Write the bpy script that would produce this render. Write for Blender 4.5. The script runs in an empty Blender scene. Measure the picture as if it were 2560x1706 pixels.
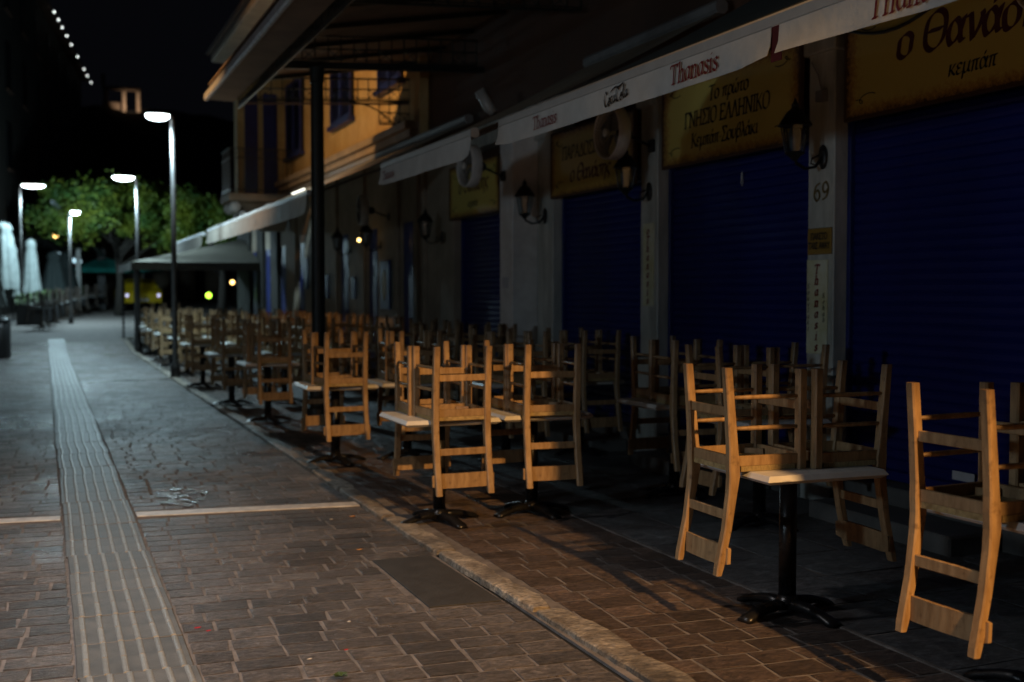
import bpy, math, random
from mathutils import Vector, Matrix
random.seed(7)
R = math.radians
S = bpy.context.scene

# ------------------------------------------------------------------ camera, world, exposure
cam_d = bpy.data.cameras.new('camera'); cam = bpy.data.objects.new('camera', cam_d)
S.collection.objects.link(cam); S.camera = cam
cam.location = (0, 0, 1.6)
cam.rotation_euler = (R(90) - math.atan(118 / 2900), 0, -R(22))
cam_d.sensor_width = 36; cam_d.lens = 2900 / 2560 * 36
cam_d.clip_end = 1500; cam_d.clip_start = .05
cam_d.dof.use_dof = True; cam_d.dof.focus_distance = 5.6; cam_d.dof.aperture_fstop = 1.75
cam_d.dof.aperture_blades = 9

W = bpy.data.worlds.new('World'); S.world = W; W.use_nodes = True
W.node_tree.nodes['Background'].inputs[0].default_value = (.42, .45, .66, 1)
W.node_tree.nodes['Background'].inputs[1].default_value = .0035
S.view_settings.view_transform = 'Standard'; S.view_settings.look = 'None'
S.view_settings.exposure = 0; S.view_settings.gamma = 1
S.view_settings.use_curve_mapping = False
S.cycles.max_bounces = 5; S.cycles.diffuse_bounces = 3; S.cycles.glossy_bounces = 3
S.cycles.transparent_max_bounces = 8
S.cycles.sample_clamp_indirect = 3
S.cycles.use_denoising = True
S.cycles.caustics_reflective = False; S.cycles.caustics_refractive = False

SODIUM = (1, .53, .18); LED = (.60, .88, 1)
P_SOD_NEAR = 5800; P_LED_NEAR = 1150; P_SOD_FAR = 3000; P_LED = 800

# ------------------------------------------------------------------ helpers
C = S.collection
def tag(o, label=None, cat=None, group=None, kind=None):
    if label: o['label'] = label
    if cat: o['category'] = cat
    if group: o['group'] = group
    if kind: o['kind'] = kind
    return o
def empty(name, loc=(0, 0, 0), rz=0, **k):
    o = bpy.data.objects.new(name, None); C.objects.link(o)
    o.location = loc; o.rotation_euler = (0, 0, rz); o.empty_display_size = .1
    return tag(o, **k)
def link(name, me, parent=None, loc=None):
    o = bpy.data.objects.new(name, me); C.objects.link(o)
    if parent is not None: o.parent = parent
    if loc is not None: o.location = loc
    return o
class MB:
    def __init__(s): s.v = []; s.f = []
    def add(s, vs, fs):
        n = len(s.v); s.v += [tuple(q) for q in vs]; s.f += [tuple(i + n for i in f) for f in fs]; return s
    def box(s, x0, x1, y0, y1, z0, z1):
        return s.add([(x0,y0,z0),(x1,y0,z0),(x1,y1,z0),(x0,y1,z0),(x0,y0,z1),(x1,y0,z1),(x1,y1,z1),(x0,y1,z1)],
                     [(3,2,1,0),(4,5,6,7),(0,1,5,4),(1,2,6,5),(2,3,7,6),(3,0,4,7)])
    def bar(s, a, b, w, h=None, up=(0, 0, 1), ch=0):
        """square bar from a to b; w across, h along up; ch = corner chamfer"""
        h = w if h is None else h
        a = Vector(a); b = Vector(b); d = (b - a).normalized(); up = Vector(up)
        if abs(d.dot(up)) > .99: up = Vector((0, 1, 0))
        x = d.cross(up).normalized(); y = x.cross(d).normalized()
        if ch:
            c = ch; pr = [(-w/2+c,-h/2),(w/2-c,-h/2),(w/2,-h/2+c),(w/2,h/2-c),(w/2-c,h/2),(-w/2+c,h/2),(-w/2,h/2-c),(-w/2,-h/2+c)]
        else: pr = [(-w/2,-h/2),(w/2,-h/2),(w/2,h/2),(-w/2,h/2)]
        n = len(pr); vs = [p + x*i + y*j for p in (a, b) for i, j in pr]
        return s.add(vs, [tuple(range(n))[::-1], tuple(range(n, 2*n))] + [(i, (i+1) % n, n+(i+1) % n, n+i) for i in range(n)])
    def tube(s, pts, r, n=8, caps=True):
        pts = [Vector(p) for p in pts]; rs = r if isinstance(r, (list, tuple)) else [r]*len(pts)
        vs = []; fs = []
        for i, p in enumerate(pts):
            d = (pts[min(i+1, len(pts)-1)] - pts[max(i-1, 0)]).normalized()
            up = Vector((0, 0, 1)) if abs(d.z) < .95 else Vector((0, 1, 0))
            x = d.cross(up).normalized(); y = x.cross(d)
            vs += [p + (x*math.cos(2*math.pi*k/n) + y*math.sin(2*math.pi*k/n))*rs[i] for k in range(n)]
        for i in range(len(pts)-1):
            for k in range(n):
                fs.append((i*n+k, i*n+(k+1) % n, (i+1)*n+(k+1) % n, (i+1)*n+k))
        if caps: fs.append(tuple(range(n))[::-1]); fs.append(tuple(range((len(pts)-1)*n, len(pts)*n)))
        return s.add(vs, fs)
    def lathe(s, prof, c=(0, 0, 0), n=16, ax='z', sx=1, sy=1):
        vs = []; fs = []
        for r, z in prof:
            for k in range(n):
                t = 2*math.pi*k/n; a, b = r*math.cos(t)*sx, r*math.sin(t)*sy
                q = (a, b, z) if ax == 'z' else ((z, a, b) if ax == 'x' else (a, z, b))
                vs.append((q[0]+c[0], q[1]+c[1], q[2]+c[2]))
        m = len(prof)
        for i in range(m-1):
            for k in range(n): fs.append((i*n+k, i*n+(k+1) % n, (i+1)*n+(k+1) % n, (i+1)*n+k))
        fs.append(tuple(range(n))[::-1]); fs.append(tuple(range((m-1)*n, m*n)))
        return s.add(vs, fs)
    def poly_prism(s, pts, z0, z1):
        n = len(pts)
        return s.add([(x, y, z0) for x, y in pts] + [(x, y, z1) for x, y in pts],
                     [tuple(range(n))[::-1], tuple(range(n, 2*n))] + [(i, (i+1) % n, n+(i+1) % n, n+i) for i in range(n)])
    def mesh(s, name, mat, smooth=False, bevel=0):
        me = bpy.data.meshes.new(name); me.from_pydata(s.v, [], s.f); me.update()
        if bevel:
            import bmesh
            bm = bmesh.new(); bm.from_mesh(me)
            bmesh.ops.bevel(bm, geom=list(bm.edges), offset=bevel, segments=1, affect='EDGES')
            bm.to_mesh(me); bm.free()
        if mat: me.materials.append(mat)
        if smooth: me.polygons.foreach_set('use_smooth', [True]*len(me.polygons))
        return me
    def build(s, name, mat, parent=None, smooth=False, bevel=0, loc=None):
        return link(name, s.mesh(name, mat, smooth, bevel), parent, loc)
def copy_tree(o, loc=None, rz=None, **k):
    c = o.copy(); C.objects.link(c)
    if loc is not None: c.location = loc
    if rz is not None: c.rotation_euler[2] = rz
    for ch in KIDS.get(o.name, ()):
        d = ch.copy(); C.objects.link(d); d.parent = c
        for g in KIDS.get(ch.name, ()):
            e = g.copy(); C.objects.link(e); e.parent = d
    return tag(c, **k)
KIDS = {}
def note_kids(o):
    KIDS[o.name] = list(o.children)
    for c in o.children: KIDS[c.name] = list(c.children)
def gz(y):                                   # the lane rises gently past the terrace
    t = max(0., y - 30); return .03*t if t > 3 else .005*t*t*2/2 if t < 3 else 0
def gz(y):
    t = max(0., y - 30); return .03*t*min(1, t/6)

# ------------------------------------------------------------------ materials
def mat(name, col, rough=.6, metal=0, var=.25, scale=8, bump=0, bscale=40, col2=None, spec=.5, island=0, emit=None,
        stretch=None, coat=0, detail=4):
    m = bpy.data.materials.new(name); m.use_nodes = True; nt = m.node_tree; N = nt.nodes; L = nt.links
    b = N['Principled BSDF']; b.inputs['Roughness'].default_value = rough; b.inputs['Metallic'].default_value = metal
    b.inputs['Specular IOR Level'].default_value = spec
    if coat: b.inputs['Coat Weight'].default_value = coat; b.inputs['Coat Roughness'].default_value = .15
    tc = N.new('ShaderNodeTexCoord'); src = tc.outputs['Object']
    if stretch:
        mp = N.new('ShaderNodeMapping'); mp.inputs['Scale'].default_value = stretch
        L.new(src, mp.inputs[0]); src = mp.outputs[0]
    no = N.new('ShaderNodeTexNoise'); no.inputs['Scale'].default_value = scale; no.inputs['Detail'].default_value = detail
    no.inputs['Roughness'].default_value = .65
    L.new(src, no.inputs['Vector'])
    cr = N.new('ShaderNodeValToRGB'); c2 = col2 or tuple(c*(1-var) for c in col)
    cr.color_ramp.elements[0].position = .35; cr.color_ramp.elements[1].position = .65
    cr.color_ramp.elements[0].color = (*c2, 1); cr.color_ramp.elements[1].color = (*col, 1)
    L.new(no.outputs['Fac'], cr.inputs[0]); out = cr.outputs[0]
    if island:
        oi = N.new('ShaderNodeObjectInfo'); ge = N.new('ShaderNodeNewGeometry')
        ad = N.new('ShaderNodeMath'); ad.operation = 'ADD'; L.new(oi.outputs['Random'], ad.inputs[0]); L.new(ge.outputs['Random Per Island'], ad.inputs[1])
        fr = N.new('ShaderNodeMath'); fr.operation = 'FRACT'; L.new(ad.outputs[0], fr.inputs[0])
        mr = N.new('ShaderNodeMapRange'); mr.inputs['To Min'].default_value = 1-island; mr.inputs['To Max'].default_value = 1+island
        L.new(fr.outputs[0], mr.inputs['Value'])
        mx = N.new('ShaderNodeVectorMath'); mx.operation = 'SCALE'; L.new(out, mx.inputs[0]); L.new(mr.outputs[0], mx.inputs['Scale'])
        out = mx.outputs[0]
    L.new(out, b.inputs['Base Color'])
    mr2 = N.new('ShaderNodeMapRange'); mr2.inputs['To Min'].default_value = max(.05, rough-.1); mr2.inputs['To Max'].default_value = min(1, rough+.12)
    L.new(no.outputs['Fac'], mr2.inputs['Value']); L.new(mr2.outputs[0], b.inputs['Roughness'])
    if bump:
        n2 = N.new('ShaderNodeTexNoise'); n2.inputs['Scale'].default_value = bscale; n2.inputs['Detail'].default_value = 6
        n2.inputs['Roughness'].default_value = .7; L.new(src, n2.inputs['Vector'])
        bu = N.new('ShaderNodeBump'); bu.inputs['Strength'].default_value = bump; bu.inputs['Distance'].default_value = .01
        L.new(n2.outputs['Fac'], bu.inputs['Height']); L.new(bu.outputs[0], b.inputs['Normal'])
    if emit:
        b.inputs['Emission Color'].default_value = (*emit[0], 1); b.inputs['Emission Strength'].default_value = emit[1]
    return m
def worn(m, z0, z1, dark):
    nt = m.node_tree; N = nt.nodes; L = nt.links; b = N['Principled BSDF']; lk = b.inputs['Base Color'].links[0]; src = lk.from_socket
    tc = N.new('ShaderNodeTexCoord'); sp = N.new('ShaderNodeSeparateXYZ'); L.new(tc.outputs['Object'], sp.inputs[0])
    mr = N.new('ShaderNodeMapRange'); mr.inputs['From Min'].default_value = z0; mr.inputs['From Max'].default_value = z1; L.new(sp.outputs['Z'], mr.inputs['Value'])
    n = N.new('ShaderNodeTexNoise'); n.inputs['Scale'].default_value = 22; n.inputs['Detail'].default_value = 6; L.new(tc.outputs['Object'], n.inputs['Vector'])
    s = N.new('ShaderNodeMapRange'); s.inputs['From Min'].default_value = .60; s.inputs['From Max'].default_value = .72; L.new(n.outputs['Fac'], s.inputs['Value'])
    a = N.new('ShaderNodeMath'); a.operation = 'ADD'; a.use_clamp = True; L.new(mr.outputs[0], a.inputs[0]); L.new(s.outputs[0], a.inputs[1])
    mx = N.new('ShaderNodeMix'); mx.data_type = 'RGBA'; mx.inputs['B'].default_value = (*dark, 1)
    sc = N.new('ShaderNodeMath'); sc.operation = 'MULTIPLY'; sc.inputs[1].default_value = .6; L.new(a.outputs[0], sc.inputs[0])
    L.new(sc.outputs[0], mx.inputs['Factor']); L.new(src, mx.inputs['A']); L.new(mx.outputs['Result'], b.inputs['Base Color'])
def stone_mat(name, c1, c2, rough, island, sc=9):
    """cleft stone: noise-warped layered relief, world-anchored so that neighbours differ"""
    m = mat(name, c1, rough, 0, scale=5, col2=c2, island=island, bump=0); nt = m.node_tree; N = nt.nodes; L = nt.links
    b = N['Principled BSDF']; ge = N.new('ShaderNodeNewGeometry')
    mp = N.new('ShaderNodeMapping'); mp.inputs['Scale'].default_value = (.55, 1.3, 1); mp.inputs['Rotation'].default_value = (0, 0, .5)
    L.new(ge.outputs['Position'], mp.inputs[0])
    n = N.new('ShaderNodeTexNoise'); n.inputs['Scale'].default_value = sc*2.6; n.inputs['Detail'].default_value = 8
    n.inputs['Roughness'].default_value = .72; n.inputs['Distortion'].default_value = 1.6; L.new(mp.outputs[0], n.inputs['Vector'])
    bu = N.new('ShaderNodeBump'); bu.inputs['Strength'].default_value = 1; bu.inputs['Distance'].default_value = .05
    L.new(n.outputs['Fac'], bu.inputs['Height']); L.new(bu.outputs[0], b.inputs['Normal'])
    lk = b.inputs['Base Color'].links[0].from_socket
    def mul(src, sc, lo, hi, a, z, vec):
        q = N.new('ShaderNodeTexNoise'); q.inputs['Scale'].default_value = sc; q.inputs['Detail'].default_value = 7; q.inputs['Roughness'].default_value = .75; q.inputs['Distortion'].default_value = .8
        L.new(vec, q.inputs['Vector']); w = N.new('ShaderNodeMapRange'); w.inputs['From Min'].default_value = a; w.inputs['From Max'].default_value = z
        w.inputs['To Min'].default_value = lo; w.inputs['To Max'].default_value = hi; L.new(q.outputs['Fac'], w.inputs['Value'])
        v = N.new('ShaderNodeVectorMath'); v.operation = 'SCALE'; L.new(src, v.inputs[0]); L.new(w.outputs[0], v.inputs['Scale']); return v.outputs[0]
    o1 = mul(lk, 34, .45, 1.75, .36, .66, mp.outputs[0]); o2 = mul(o1, .9, .62, 1.15, .38, .58, ge.outputs['Position'])
    L.new(o2, b.inputs['Base Color'])
    big = N.new('ShaderNodeTexNoise'); big.inputs['Scale'].default_value = .55; big.inputs['Detail'].default_value = 5
    L.new(ge.outputs['Position'], big.inputs['Vector'])
    mr = N.new('ShaderNodeMapRange'); mr.inputs['From Min'].default_value = .35; mr.inputs['From Max'].default_value = .7
    mr.inputs['To Min'].default_value = rough-.15; mr.inputs['To Max'].default_value = rough+.22
    L.new(big.outputs['Fac'], mr.inputs['Value']); L.new(mr.outputs[0], b.inputs['Roughness'])
    return m
M = dict(
 wood=mat('chair_wood', (.43,.285,.15), .42, var=.45, scale=5, bump=.15, bscale=30, stretch=(6,6,1.2), col2=(.27,.165,.08), island=.12),
 rush=mat('rush', (.55,.42,.2), .8, scale=30, bump=.9, bscale=90, stretch=(1,7,1), col2=(.3,.21,.09)),
 white_top=mat('white_laminate', (.78,.77,.74), .35, var=.08, scale=6, col2=(.66,.65,.62)),
 cast=mat('black_cast_iron', (.012,.012,.013), .28, var=.3, bump=.15, bscale=60),
 blackm=mat('black_metal', (.015,.015,.016), .45, bump=.1),
 green_iron=mat('dark_green_iron', (.018,.024,.022), .4, var=.4, bump=.1, bscale=20),
 mortar=mat('mortar', (.22,.195,.182), .85, scale=9, col2=(.11,.098,.09), bump=.6, bscale=60),
 awn_far=mat('far_valance_cloth', (.36,.32,.27), .85, var=.2, scale=5, bump=.2, bscale=12),
 weed=mat('weed_green', (.05,.09,.02), .6),
 guard=mat('fan_guard_wire', (.16,.16,.15), .5),
 tentc=mat('tent_cloth', (.11,.10,.08), .85, scale=3, bump=.2, bscale=12),
 stepm=mat('dark_step_stone', (.17,.165,.155), .6, scale=3, col2=(.10,.10,.095), bump=.3, bscale=25),
 road=stone_mat('road_stone', (.205,.178,.165), (.095,.082,.075), .38, .4),
 terr=stone_mat('terrace_stone', (.20,.14,.112), (.088,.062,.05), .42, .4),
 tile=stone_mat('dark_tile', (.16,.16,.165), (.09,.09,.094), .5, .18, 4),
 kerb=stone_mat('kerb_stone', (.56,.48,.38), (.20,.165,.13), .6, .15, 7),
 tact=mat('tactile_concrete', (.15,.147,.138), .5, var=.3, scale=7, bump=.35, bscale=70, col2=(.085,.082,.077), island=.14),
 rib=mat('tactile_rib', (.27,.27,.255), .38, var=.3, scale=20, bump=.3, bscale=80, island=.12),
 paintw=mat('worn_marble_line', (.72,.71,.68), .5, scale=10, col2=(.45,.43,.41), bump=.2),
 cover=mat('cover_plate', (.05,.047,.043), .6, scale=9, bump=.5, bscale=50),
 shutter=mat('blue_shutter', (.007,.016,.16), .38, var=.3, scale=2, col2=(.005,.011,.10), bump=.05, bscale=8),
 blue=mat('blue_door_paint', (.012,.025,.17), .45, var=.35, scale=4),
 marble=mat('pillar_marble', (.62,.63,.58), .4, scale=2.2, col2=(.36,.375,.34), stretch=(3,3,.7), bump=.1, detail=8),
 cream=mat('cream_plaster', (.40,.32,.24), .8, scale=3, col2=(.29,.235,.175), bump=.3, bscale=25),
 whitecol=mat('white_plaster', (.84,.82,.79), .75, scale=3, col2=(.66,.63,.6), bump=.2, bscale=25),
 upper=mat('dark_red_plaster', (.10,.05,.03), .85, scale=2, bump=.3, bscale=20),
 yellow=mat('yellow_plaster', (.62,.46,.22), .85, scale=1.3, col2=(.47,.31,.12), bump=.3, bscale=18),
 awn_w=mat('awning_valance_cloth', (.55,.56,.54), .8, var=.15, scale=5, bump=.25, bscale=12),
 awn_top=mat('olive_awning_cloth', (.09,.095,.08), .85, scale=3, bump=.2, bscale=12),
 awn_tan=mat('tan_awning_cloth', (.38,.31,.22), .85, scale=3, bump=.2, bscale=12),
 alu=mat('white_aluminium', (.48,.48,.46), .4, var=.1, metal=.1),
 red=mat('dark_red_print', (.19,.012,.014), .7, var=.2),
 redb=mat('maroon_cloth', (.13,.012,.012), .8),
 dkred=mat('oxblood_print', (.10,.012,.014), .6, var=.3),
 ink=mat('black_print', (.015,.013,.015), .6),
 brass=mat('brass', (.42,.33,.14), .4, metal=.8),
 ochre=mat('ochre_sheet', (.32,.19,.03), .6, var=.1),
 glass=mat('frosted_lantern_glass', (.16,.20,.23), .6, var=.2, spec=.15),
 grey=mat('grey_paint', (.25,.25,.25), .5),
 fan=mat('fan_grey', (.80,.80,.77), .5, metal=0, var=.2),
 roof=mat('canopy_sheet', (.30,.21,.15), .8, scale=2, var=.3),
 fascia=mat('canopy_gutter', (.5,.5,.52), .5, scale=10, col2=(.3,.3,.32), bump=.4, bscale=15),
 pole=mat('lamp_pole_grey', (.045,.042,.04), .5, metal=.3, var=.2),
 lens=mat('led_lens', (.8,.8,.8), .4, emit=((.80,.95,1), 13)),
 lens_fill=mat('fill_globe_glass', (.8,.8,.8), .4, emit=((.7,.9,1), 3)),
 lens_s=mat('sodium_lens', (.8,.7,.5), .4, emit=((1,.5,.15), 30)),
 bulb=mat('bulb_white', (.8,.8,.8), .4, emit=((.95,1,.95), 5)),
 bulb_w=mat('bulb_warm', (.8,.7,.4), .4, emit=((1,.62,.18), 7)),
 bulb_g=mat('bulb_green', (.4,.8,.2), .4, emit=((.45,1,.05), 5)),
 litsign=mat('lit_shop_sign', (.6,.7,.8), .5, emit=((.55,.85,1), 1.2)),
 parasol=mat('parasol_cloth', (.24,.27,.26), .85, scale=4, col2=(.16,.185,.18), bump=.3, bscale=10),
 parasol_d=mat('dark_parasol_cloth', (.02,.03,.03), .85, scale=4, bump=.3, bscale=10),
 teal=mat('teal_cloth', (.02,.28,.24), .8),
 dark=mat('dark_facade', (.025,.022,.018), .85, scale=1, bump=.3),
 darkwin=mat('dark_window', (.008,.009,.010), .55, spec=.15),
 leaf=mat('leaf_green', (.30,.34,.035), .55, var=.4, scale=.9, col2=(.07,.20,.06), island=.35),
 bark=mat('bark', (.03,.025,.02), .9, bump=.8, bscale=12),
 hill=mat('hill_rock', (.006,.006,.007), 1, scale=.05),
 ruin=mat('ruin_marble', (.5,.40,.30), .8, scale=.6, col2=(.3,.22,.16)),
 taxi=mat('yellow_car_paint', (.60,.42,.01), .3, coat=1, var=.05),
 tyre=mat('tyre', (.02,.02,.02), .8),
 beige=mat('far_beige_wall', (.34,.26,.18), .85, scale=1),
 puddle=mat('wet_film', (.24,.27,.27), .16, var=.5, spec=1, bump=.9, bscale=30),
 paper=mat('paper', (.6,.58,.6), .8, var=.1),
 red_cloth=mat('red_banner', (.35,.01,.02), .7),
)
worn(M['wood'], .40, .49, (.10,.06,.035))
def leaf_two_sided(m):
    nt = m.node_tree; b = nt.nodes['Principled BSDF']; tr = nt.nodes.new('ShaderNodeBsdfTranslucent'); x = nt.nodes.new('ShaderNodeMixShader'); x.inputs[0].default_value = .4
    tr.inputs[0].default_value = (.30,.38,.03,1); nt.links.new(b.outputs[0], x.inputs[1]); nt.links.new(tr.outputs[0], x.inputs[2]); nt.links.new(x.outputs[0], nt.nodes['Material Output'].inputs[0])
leaf_two_sided(M['leaf'])
def sign_mat():
    """painted tin sign: mustard field, rust-brown speckled border (print, anchored to the sheet)"""
    m = bpy.data.materials.new('mustard_tin_sign'); m.use_nodes = True; nt = m.node_tree; N = nt.nodes; L = nt.links
    b = N['Principled BSDF']; b.inputs['Roughness'].default_value = .5
    tc = N.new('ShaderNodeTexCoord'); sp = N.new('ShaderNodeSeparateXYZ'); L.new(tc.outputs['Generated'], sp.inputs[0])
    def edge(o, k):
        a = N.new('ShaderNodeMath'); a.operation = 'SUBTRACT'; L.new(o, a.inputs[0]); a.inputs[1].default_value = .5
        c = N.new('ShaderNodeMath'); c.operation = 'ABSOLUTE'; L.new(a.outputs[0], c.inputs[0])
        d = N.new('ShaderNodeMapRange'); d.inputs['From Min'].default_value = k; d.inputs['From Max'].default_value = .5
        L.new(c.outputs[0], d.inputs['Value']); return d.outputs[0]
    e1 = edge(sp.outputs['Y'], .40); e2 = edge(sp.outputs['Z'], .30)
    mx = N.new('ShaderNodeMath'); mx.operation = 'MAXIMUM'; L.new(e1, mx.inputs[0]); L.new(e2, mx.inputs[1])
    n = N.new('ShaderNodeTexNoise'); n.inputs['Scale'].default_value = 28; n.inputs['Detail'].default_value = 8; n.inputs['Roughness'].default_value = .75
    L.new(tc.outputs['Object'], n.inputs['Vector'])
    s = N.new('ShaderNodeMath'); s.operation = 'MULTIPLY_ADD'; L.new(n.outputs['Fac'], s.inputs[0]); s.inputs[1].default_value = 2.2; s.inputs[2].default_value = -1.35
    ad = N.new('ShaderNodeMath'); ad.operation = 'ADD'; L.new(mx.outputs[0], ad.inputs[0]); L.new(s.outputs[0], ad.inputs[1]); ad.use_clamp = True
    m2 = N.new('ShaderNodeMath'); m2.operation = 'MULTIPLY'; L.new(ad.outputs[0], m2.inputs[0]); L.new(mx.outputs[0], m2.inputs[1])
    cr = N.new('ShaderNodeValToRGB'); L.new(m2.outputs[0], cr.inputs[0])
    cr.color_ramp.elements[0].color = (.66,.55,.14,1); cr.color_ramp.elements[0].position = 0
    cr.color_ramp.elements[1].color = (.05,.018,.008,1); cr.color_ramp.elements[1].position = .75
    e = cr.color_ramp.elements.new(.25); e.color = (.50,.30,.06,1)
    L.new(cr.outputs[0], b.inputs['Base Color']); return m
M['sign'] = sign_mat()
def plate_mat():
    m = mat('aged_enamel_plate', (.78,.80,.66), .45, scale=3.5, col2=(.62,.60,.34), bump=0); return m
M['plate'] = plate_mat()

# ------------------------------------------------------------------ lamps
def lamp_light(parent, loc, col, power, r=.12, spot=True, size=160, blend=.5):
    d = bpy.data.lights.new('lamp_light', 'SPOT' if spot else 'POINT'); d.energy = power; d.color = col; d.shadow_soft_size = r
    if spot: d.spot_size = R(size); d.spot_blend = blend
    o = bpy.data.objects.new('lamp_light', d); C.objects.link(o); o.parent = parent; o.location = loc
    return o
def street_lamp(x, y, h, dx, label, lens='lens', col=LED, power=P_LED, size=165, head=.47, z0=None, lr=.12, blend=.5, spot=True):
    t = empty('street_lamp', (x, y, gz(y) if z0 is None else z0), label=label, cat='street lamp', group='street lamps along the lane')
    m = MB(); m.lathe([(.09,0),(.09,.25),(.055,.3),(.05,h*.5),(.04,h-.02)], n=12); m.build('pole', M['pole'], t, True)
    m = MB(); m.tube([(0,0,h-.03),(0,0,h+.02),(dx*.05,0,h+.06),(dx*.10,0,h+.06)], .03, 8); m.build('arm', M['pole'], t, True)
    cx = dx*(.03+head/2)
    m = MB(); m.lathe([(head*.44,.0),(head*.46,.008),(head*.42,.03),(head*.30,.055),(head*.1,.065)], (cx,0,h+.035), 20, sy=.55); m.build('lamp_head', M['pole'], t, True)
    m = MB(); m.lathe([(head*.12,-.085),(head*.32,-.065),(head*.44,-.025),(head*.475,.012),(head*.45,.034)], (cx,0,h+.034), 20, sy=.55); m.build('lens', M[lens], t, True)
    t['_l'] = 1; o = lamp_light(t, (cx, 0, h-.16), col, power, lr, spot, size, blend); del t['_l']
    return t, o
street_lamp(2.3, 22.7, 4.88, -1, 'tall grey street lamp with glowing white head beside the kerbside tables, nearest in view')
street_lamp(2.35, 32.4, 4.6, -1, 'second street lamp behind the nearest one, its head before the tree crown', head=.6)
street_lamp(-.72, 45.6, 5.0, 1, 'street lamp at left edge of the lane beside the closed pale parasols', head=.85, power=P_LED*1.0)
# street lamps behind the photographer and across the lane (out of the frame, their light is in the photograph)
street_lamp(3.26, -5.2, 7.0, -1, 'tall street lamp with orange sodium head behind the photographer', 'lens_s', SODIUM, P_SOD_NEAR, size=149, lr=.10, blend=.2)
street_lamp(-2.3, 5.3, 5.6, 1, 'street lamp with white head on the left edge of the lane near the camera', 'lens', (.96,.92,.92), P_LED_NEAR, size=112, blend=1, lr=.15)
wl = empty('fill_lamp', (-6.3, 3.2, 2.35), label='added cool white fill lamp across the lane, out of the frame', cat='fill lamp')  # added fill: unseen lamp that brightens the shop fronts under the awning
m = MB(); m.lathe([(.03,-.16),(.13,-.10),(.15,0),(.13,.10),(.03,.16)], n=14); m.build('globe', M['lens_fill'], wl, True)
m = MB(); m.tube([(0,0,.15),(-.08,0,.22),(-.18,0,.22)], .02, 6); m.box(-.2,-.18,-.08,.08,.1,.3); m.build('bracket', M['blackm'], wl)
lamp_light(wl, (.25,0,0), (.66,.85,1), 290, .22, spot=False)
_t, _o = street_lamp(-3.9, 14.5, 7.0, 1, 'tall orange sodium street lamp across the lane from the iron column', 'lens_s', SODIUM, P_SOD_FAR, size=50, blend=.9)
_o.rotation_euler = Vector((8.7, 5.9, -1.7)).to_track_quat('-Z', 'Y').to_euler()

# ------------------------------------------------------------------ ground
def ground_sheet(name, x0, x1, y0, y1, dz, m, step=1.5, **k):
    mb = MB(); ys = []; y = y0
    while y < y1: ys.append(y); y += step if y < 80 else 20
    ys.append(y1); vs = []
    for y in ys: vs += [(x0, y, gz(y)+dz), (x1, y, gz(y)+dz)]
    mb.add(vs, [(2*i, 2*i+1, 2*i+3, 2*i+2) for i in range(len(ys)-1)])
    return tag(mb.build(name, m), kind='structure', **k)
ground = ground_sheet('ground', -300, 300, -60, 700, -.012, M['dark'], label='dark ground under and around the lane')
road = ground_sheet('road', -5, 2.2, -12, 75, 0, M['mortar'], label='lane paved with dark grey stone setts')
terrace = ground_sheet('pavement', 2.42, 5.7, -12, 38, .004, M['mortar'], label='terrace paved with brown setts and dark slabs')
far_road = ground_sheet('far_road', 2.2, 9, 38, 75, 0, M['mortar'], label='far end of the lane bending right')

def sett_mesh(name, m, seed, w=1., d=1., h=.02, inset=.05, j=.05):
    rr = random.Random(seed)
    def q(s): return [(-.5*w*s+rr.uniform(-j,j)*w*.5, -.5*d*s+rr.uniform(-j,j)*d*.5), (.5*w*s+rr.uniform(-j,j)*w*.5, -.5*d*s+rr.uniform(-j,j)*d*.5),
                      (.5*w*s+rr.uniform(-j,j)*w*.5, .5*d*s+rr.uniform(-j,j)*d*.5), (-.5*w*s+rr.uniform(-j,j)*w*.5, .5*d*s+rr.uniform(-j,j)*d*.5)]
    base = q(1); t = [(x*(1-inset*1.2), y*(1-inset*2)) for x, y in base]
    zs = [h+rr.uniform(-.002,.002) for _ in range(4)]
    vs = [(x,y,-.004) for x,y in base] + [(x,y,h*.72) for x,y in base] + [(x,y,z) for (x,y),z in zip(t,zs)]
    fs = [(i,(i+1)%4,4+(i+1)%4,4+i) for i in range(4)] + [(4+i,4+(i+1)%4,8+(i+1)%4,8+i) for i in range(4)] + [(8,9,10,11)]
    mb = MB(); mb.add(vs, fs); return mb
HOLE = (1.785, 5.56, 6.71)
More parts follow.
